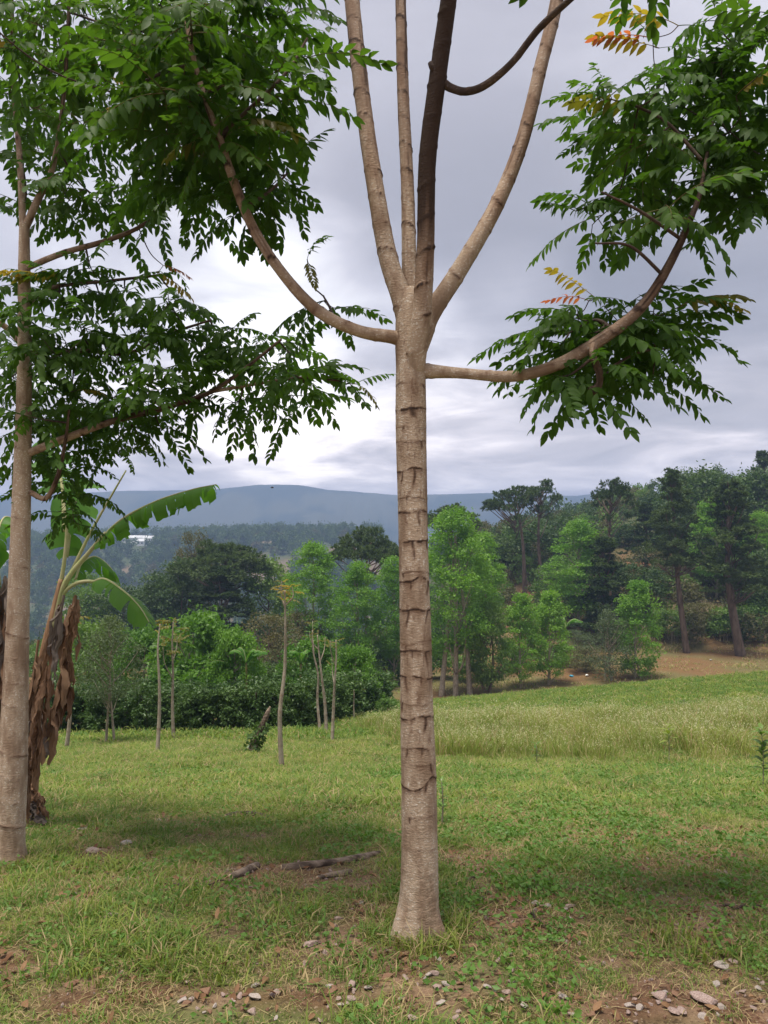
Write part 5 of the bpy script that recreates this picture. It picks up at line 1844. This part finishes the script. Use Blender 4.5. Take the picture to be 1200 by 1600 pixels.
# ------------------------------------------------------------------ stones and wood as things
SM_ = {}
for k, (px, py, w, mt, lab) in enumerate(STN):
    b = gp(px, py)
    key = (mt, k % 5)
    if key not in SM_:
        SM_[key] = stone_mesh(300 + k, .30 + .06 * (k % 4), mt)
    s = w * .5 * float(b[1]) / F
    o = link('stone', SM_[key], None, b + (0, 0, s * .16 + .003), (R(random.uniform(-10, 10)), R(random.uniform(-10, 10)), random.uniform(-.7, .7)), s * .95)
    tag(o, lab, 'stone', 'stones scattered on the lawn')
# loose small stones in the foreground strip
pk = list(SM_.values())
rr = np.random.default_rng(78)
for k, px, py in pebs:
    b = gp(px, py)
    s = rr.uniform(.008, .021)
    o = link('pebble', pk[k % len(pk)], None, b + (0, 0, s * .3 + .002), tuple(rr.uniform(-.4, .4, 3) * (1, 1, 8)), float(s))
    tag(o, 'small pinkish pebble in the worn earth along the bottom of the picture', 'pebble', 'pebbles in the worn earth')


def log(pts, wpx, label, cut=None, seed=0, mat='log', name='log', cat='log'):
    base_ = gp(*pts[0])
    c = np.array([gp(a, b_) for a, b_ in pts])
    rad = np.array([w * .5 * q[1] / F for w, q in zip(wpx, c)])
    c[:, 2] += rad * .55
    pr_ = spline(np.hstack([c, rad[:, None]]), 70)
    t = thing(name, label, cat, tuple(float(q) for q in base_))
    mb = MB()
    tube(mb, pr_[:, :3] - base_, pr_[:, 3], 14, lambda r_, st, th, cc: (r_ * (1 + .30 * (fbm(np.cos(th)[None] * 3 + seed, np.sin(th)[None] * 3, cc[:, 0:1] * 14, 4) - .5)), st))
    link('wood', mb.mesh('wood', [M[mat]]), t)
    for e in (0, -1):
        mb = MB()
        d = (pr_[0, :3] - pr_[1, :3]) if e == 0 else (pr_[-1, :3] - pr_[-2, :3])
        d /= np.linalg.norm(d)
        cc = np.stack([pr_[e, :3] - d * .002, pr_[e, :3] + d * .004])
        tube(mb, cc - base_, [pr_[e, 3] * .92, pr_[e, 3] * .86], 12)
        link('cut_end', mb.mesh('cut_end', [M['cut']]), t)


log([(440, 1358), (480, 1356), (520, 1350), (560, 1344), (596, 1335)], [9, 13, 10, 12, 8], 'long weathered log lying on the lawn left of the main trunk', seed=1)
log([(360, 1374), (380, 1366), (402, 1355)], [11, 12, 11], 'short grey log left of the long weathered log', seed=2)
log([(496, 1374), (520, 1370), (548, 1367)], [7, 9, 12], 'short pale log with round cut end just below the long log', seed=3)
log([(352, 1278), (375, 1275), (400, 1276), (430, 1281)], [7, 10, 9, 5], 'dark rotten log piece farther out on the left lawn', seed=4, mat='bark_dark')


def twig(pts, w, label, mat='bark_dark'):
    c = np.array([gp(*q) for q in pts])
    c[:, 2] += .012
    b = c[0].copy()
    mb = MB()
    cc = spline(c, 24)
    cc[:, 2] += .008 * np.sin(np.arange(24) * .8)
    tube(mb, cc - b, np.linspace(w, w * .4, 24), 6)
    o = link('fallen_stick', mb.mesh('fallen_stick', [M[mat]]), None, b)
    tag(o, label, 'stick', 'fallen sticks on the lawn')


twig([(268, 1388), (310, 1386), (365, 1378)], .007, 'long dark stick left of the short grey log')
twig([(165, 1394), (180, 1386), (200, 1390)], .006, 'curved yellowish stick on the left lawn', 'straw')
twig([(225, 1466), (250, 1464), (270, 1468)], .010, 'short black stick low on the left lawn')
twig([(710, 1388), (740, 1376), (770, 1362)], .006, 'thin brown stick at the edge of the bare patch right of the trunk')
twig([(830, 1432), (850, 1450), (872, 1458)], .006, 'thin stick below the dark hollow')
twig([(925, 1402), (950, 1394), (985, 1412)], .005, 'thin pale stick in the weeds right of the dark hollow', 'straw')
twig([(1130, 1420), (1165, 1422), (1200, 1421)], .007, 'dark stick near the right edge on bare soil')
twig([(386, 1400), (392, 1412), (400, 1430)], .005, 'thin tan stick left of the trunk', 'straw')
twig([(150, 1296), (180, 1295), (218, 1294)], .006, 'long dark stick far out on the left lawn')
twig([(840, 1400), (835, 1375), (850, 1350)], .006, 'bent brown stick among weeds above the dark hollow')
twig([(1010, 1310), (1030, 1322), (1045, 1340)], .006, 'brown stick in the weeds near the right edge')

# litter on the bank
for (px, py, mt, lab) in [(893, 1040, 'blue', 'tiny blue scrap of litter on the brown bank'), (917, 1055, 'paper', 'tiny white scrap of litter on the brown bank'), (1110, 1035, 'paper', 'small white bag on the bank near the thick pine trunk')]:
    Y = 64 if px < 1000 else 72
    b = P(px, py, Y)
    o = link('litter_scrap', stone_mesh(int(px), .5, mt, 2), None, (b[0], Y, float(H(b[0], Y)) + .1), (0, 0, 1), .22)
    tag(o, lab, 'litter')

# ------------------------------------------------------------------ far ridge: houses and forest
def house(px, Y, w, d, h, rz, label, wins=3):
    b = P(px, 850, Y)
    z = float(H(b[0], Y))
    t = thing('house', label, 'house', (float(b[0]), Y, z), 'white houses on the far ridge')
    t.rotation_euler = (0, 0, rz)
    mb = MB()
    x_, y_ = w / 2, d / 2
    v = [(-x_, -y_, -3), (x_, -y_, -3), (x_, y_, -3), (-x_, y_, -3), (-x_, -y_, h), (x_, -y_, h), (x_, y_, h), (-x_, y_, h), (-x_, 0, h + 1.4), (x_, 0, h + 1.4)]
    mb.add(v, [(4, 7, 8), (5, 9, 6)], [(0, 1, 5, 4), (1, 2, 6, 5), (2, 3, 7, 6), (3, 0, 4, 7)])
    link('wall', mb.mesh('wall', [M['white_wall']], False), t)
    mb = MB()
    e = .5
    for s in (-1, 1):
        a = [(-x_ - e, s * (y_ + e), h - .35), (x_ + e, s * (y_ + e), h - .35), (x_ + e, 0, h + 1.5), (-x_ - e, 0, h + 1.5)]
        a += [(p[0], p[1], p[2] + .15) for p in a]
        mb.add(a, None, [(0, 1, 2, 3), (7, 6, 5, 4), (0, 4, 5, 1), (1, 5, 6, 2), (2, 6, 7, 3), (3, 7, 4, 0)])
    link('roof', mb.mesh('roof', [M['roof']], False), t)
    for k in range(wins):
        cx_ = -x_ + w * (k + .5) / wins
        mb = MB()
        a = [(cx_ - .5, -y_ - .06, 1), (cx_ + .5, -y_ - .06, 1), (cx_ + .5, -y_ - .06, 2.1), (cx_ - .5, -y_ - .06, 2.1), (cx_ - .5, -y_ + .02, 1), (cx_ + .5, -y_ + .02, 1), (cx_ + .5, -y_ + .02, 2.1), (cx_ - .5, -y_ + .02, 2.1)]
        mb.add(a, None, [(0, 1, 2, 3), (0, 4, 5, 1), (1, 5, 6, 2), (2, 6, 7, 3), (3, 7, 4, 0)])
        link('window', mb.mesh('window', [M['window']], False), t)


hs = [(214, 528, 13, 8, 4, .2, 'long white house at the left of the far ridge cluster'), (233, 524, 8, 7, 4, -.2, 'low white house in the middle of the far ridge cluster'),
      (200, 532, 7, 6, 3.5, 0, 'small white house left of the long one on the far ridge'), (222, 515, 7, 6, 3, .3, 'small white house in front of the far ridge cluster'),
      (4, 470, 10, 7, 4, .2, 'white house on the far slope at the left edge'), (14, 460, 7, 6, 3.5, .1, 'small white house beside the one at the left edge')]
for h_ in hs:
    house(*h_)

rr = np.random.default_rng(55)
x = rr.uniform(-420, 180, 5200)
y = rr.uniform(200, 585, 5200)
px_ = 600 + F * x / y
n_ = fbm(x / 30, y / 30, 6, 4)
k = (px_ > -150) & (px_ < 1250) & (n_ < .62) & (x < y * .12 + 60)
hx = np.array([P(q[0], 850, q[1])[0] for q in hs]); hy = np.array([q[1] for q in hs])
for a, b_ in zip(hx, hy):
    k &= ~((np.abs(x - a) < 9) & (y < b_ + 7) & (y > b_ - 26))
x, y = x[k], y[k]
fm = [mesh_np('far_tree_crown', *[q for q in crown_mesh('c', kd, 12, 360, .16, None, 400 + i)[:2]], [M[mt]]) for i, (kd, mt) in enumerate([('cone', 'f_pine'), ('round', 'f_dark'), ('oval', 'f_dark'), ('round', 'f_olive')])]
n = len(x)
ix = rr.integers(0, 8, n); ix = np.where(ix > 3, ix % 3, ix)
hh = rr.uniform(5, 10, n)
ww = np.where(ix == 0, hh * .55, hh * .85)
scatter('far_forest', 'hazy forest covering the far ridge and valley', fm, np.stack([x, y, H(x, y) + hh * .05], -1), np.stack([0 * x, 0 * x, rr.uniform(0, 6.28, n)], -1),
        np.stack([ww, ww, hh], -1), ix)

# ------------------------------------------------------------------ bird
b = P(425, 762, 45)
t = thing('bird', 'tiny dark bird flying against the blue mountain', 'bird', tuple(float(q) for q in b))
mb = MB()
tube(mb, spline(np.array([(-.10, 0, .01), (-.03, 0, 0), (.06, 0, 0), (.12, 0, .015)]), 12), [.004, .014, .022, .028, .030, .030, .028, .025, .02, .021, .016, .004], 8)
link('body', mb.mesh('body', [M['bird']]), t)
for s in (-1, 1):
    mb = MB()
    v = [(.05, s * .02, .01), (-.03, s * .02, .01), (.06, s * .10, .05), (-.02, s * .10, .045), (-.01, s * .20, .03), (.05, s * .02, .018), (-.03, s * .02, .015), (.06, s * .10, .056), (-.02, s * .10, .05)]
    mb.add(v, [(2, 3, 4), (7, 8, 4)], [(0, 1, 3, 2), (5, 6, 8, 7), (0, 2, 7, 5), (1, 3, 8, 6)])
    link('wing', mb.mesh('wing', [M['bird']], False), t)

# ------------------------------------------------------------------ haze
def haze():
    m, g = new_mat('valley_haze')
    pv = g.n('ShaderNodeVolumePrincipled')
    pv.inputs['Color'].default_value = (.44, .62, 1.0, 1)
    pv.inputs['Density'].default_value = HAZE
    pv.inputs['Anisotropy'].default_value = 0.25
    o = g.n('ShaderNodeOutputMaterial')
    m.node_tree.links.new(pv.outputs[0], o.inputs['Volume'])
    x0, x1, y0, y1, z0, z1 = -2300, 2300, -70, 2400, -140, 135
    v = [(x0, y0, z0), (x1, y0, z0), (x1, y1, z0), (x0, y1, z0), (x0, y0, z1), (x1, y0, z1), (x1, y1, z1), (x0, y1, z1)]
    f = [(0, 3, 2, 1), (4, 5, 6, 7), (0, 1, 5, 4), (1, 2, 6, 5), (2, 3, 7, 6), (3, 0, 4, 7)]
    o = link('haze', mesh_np('haze', v, np.array(f), [m]))
    o['kind'] = 'stuff'
    o['label'] = 'thin bluish haze filling the valley air'


HAZE = 6.8e-4
haze()
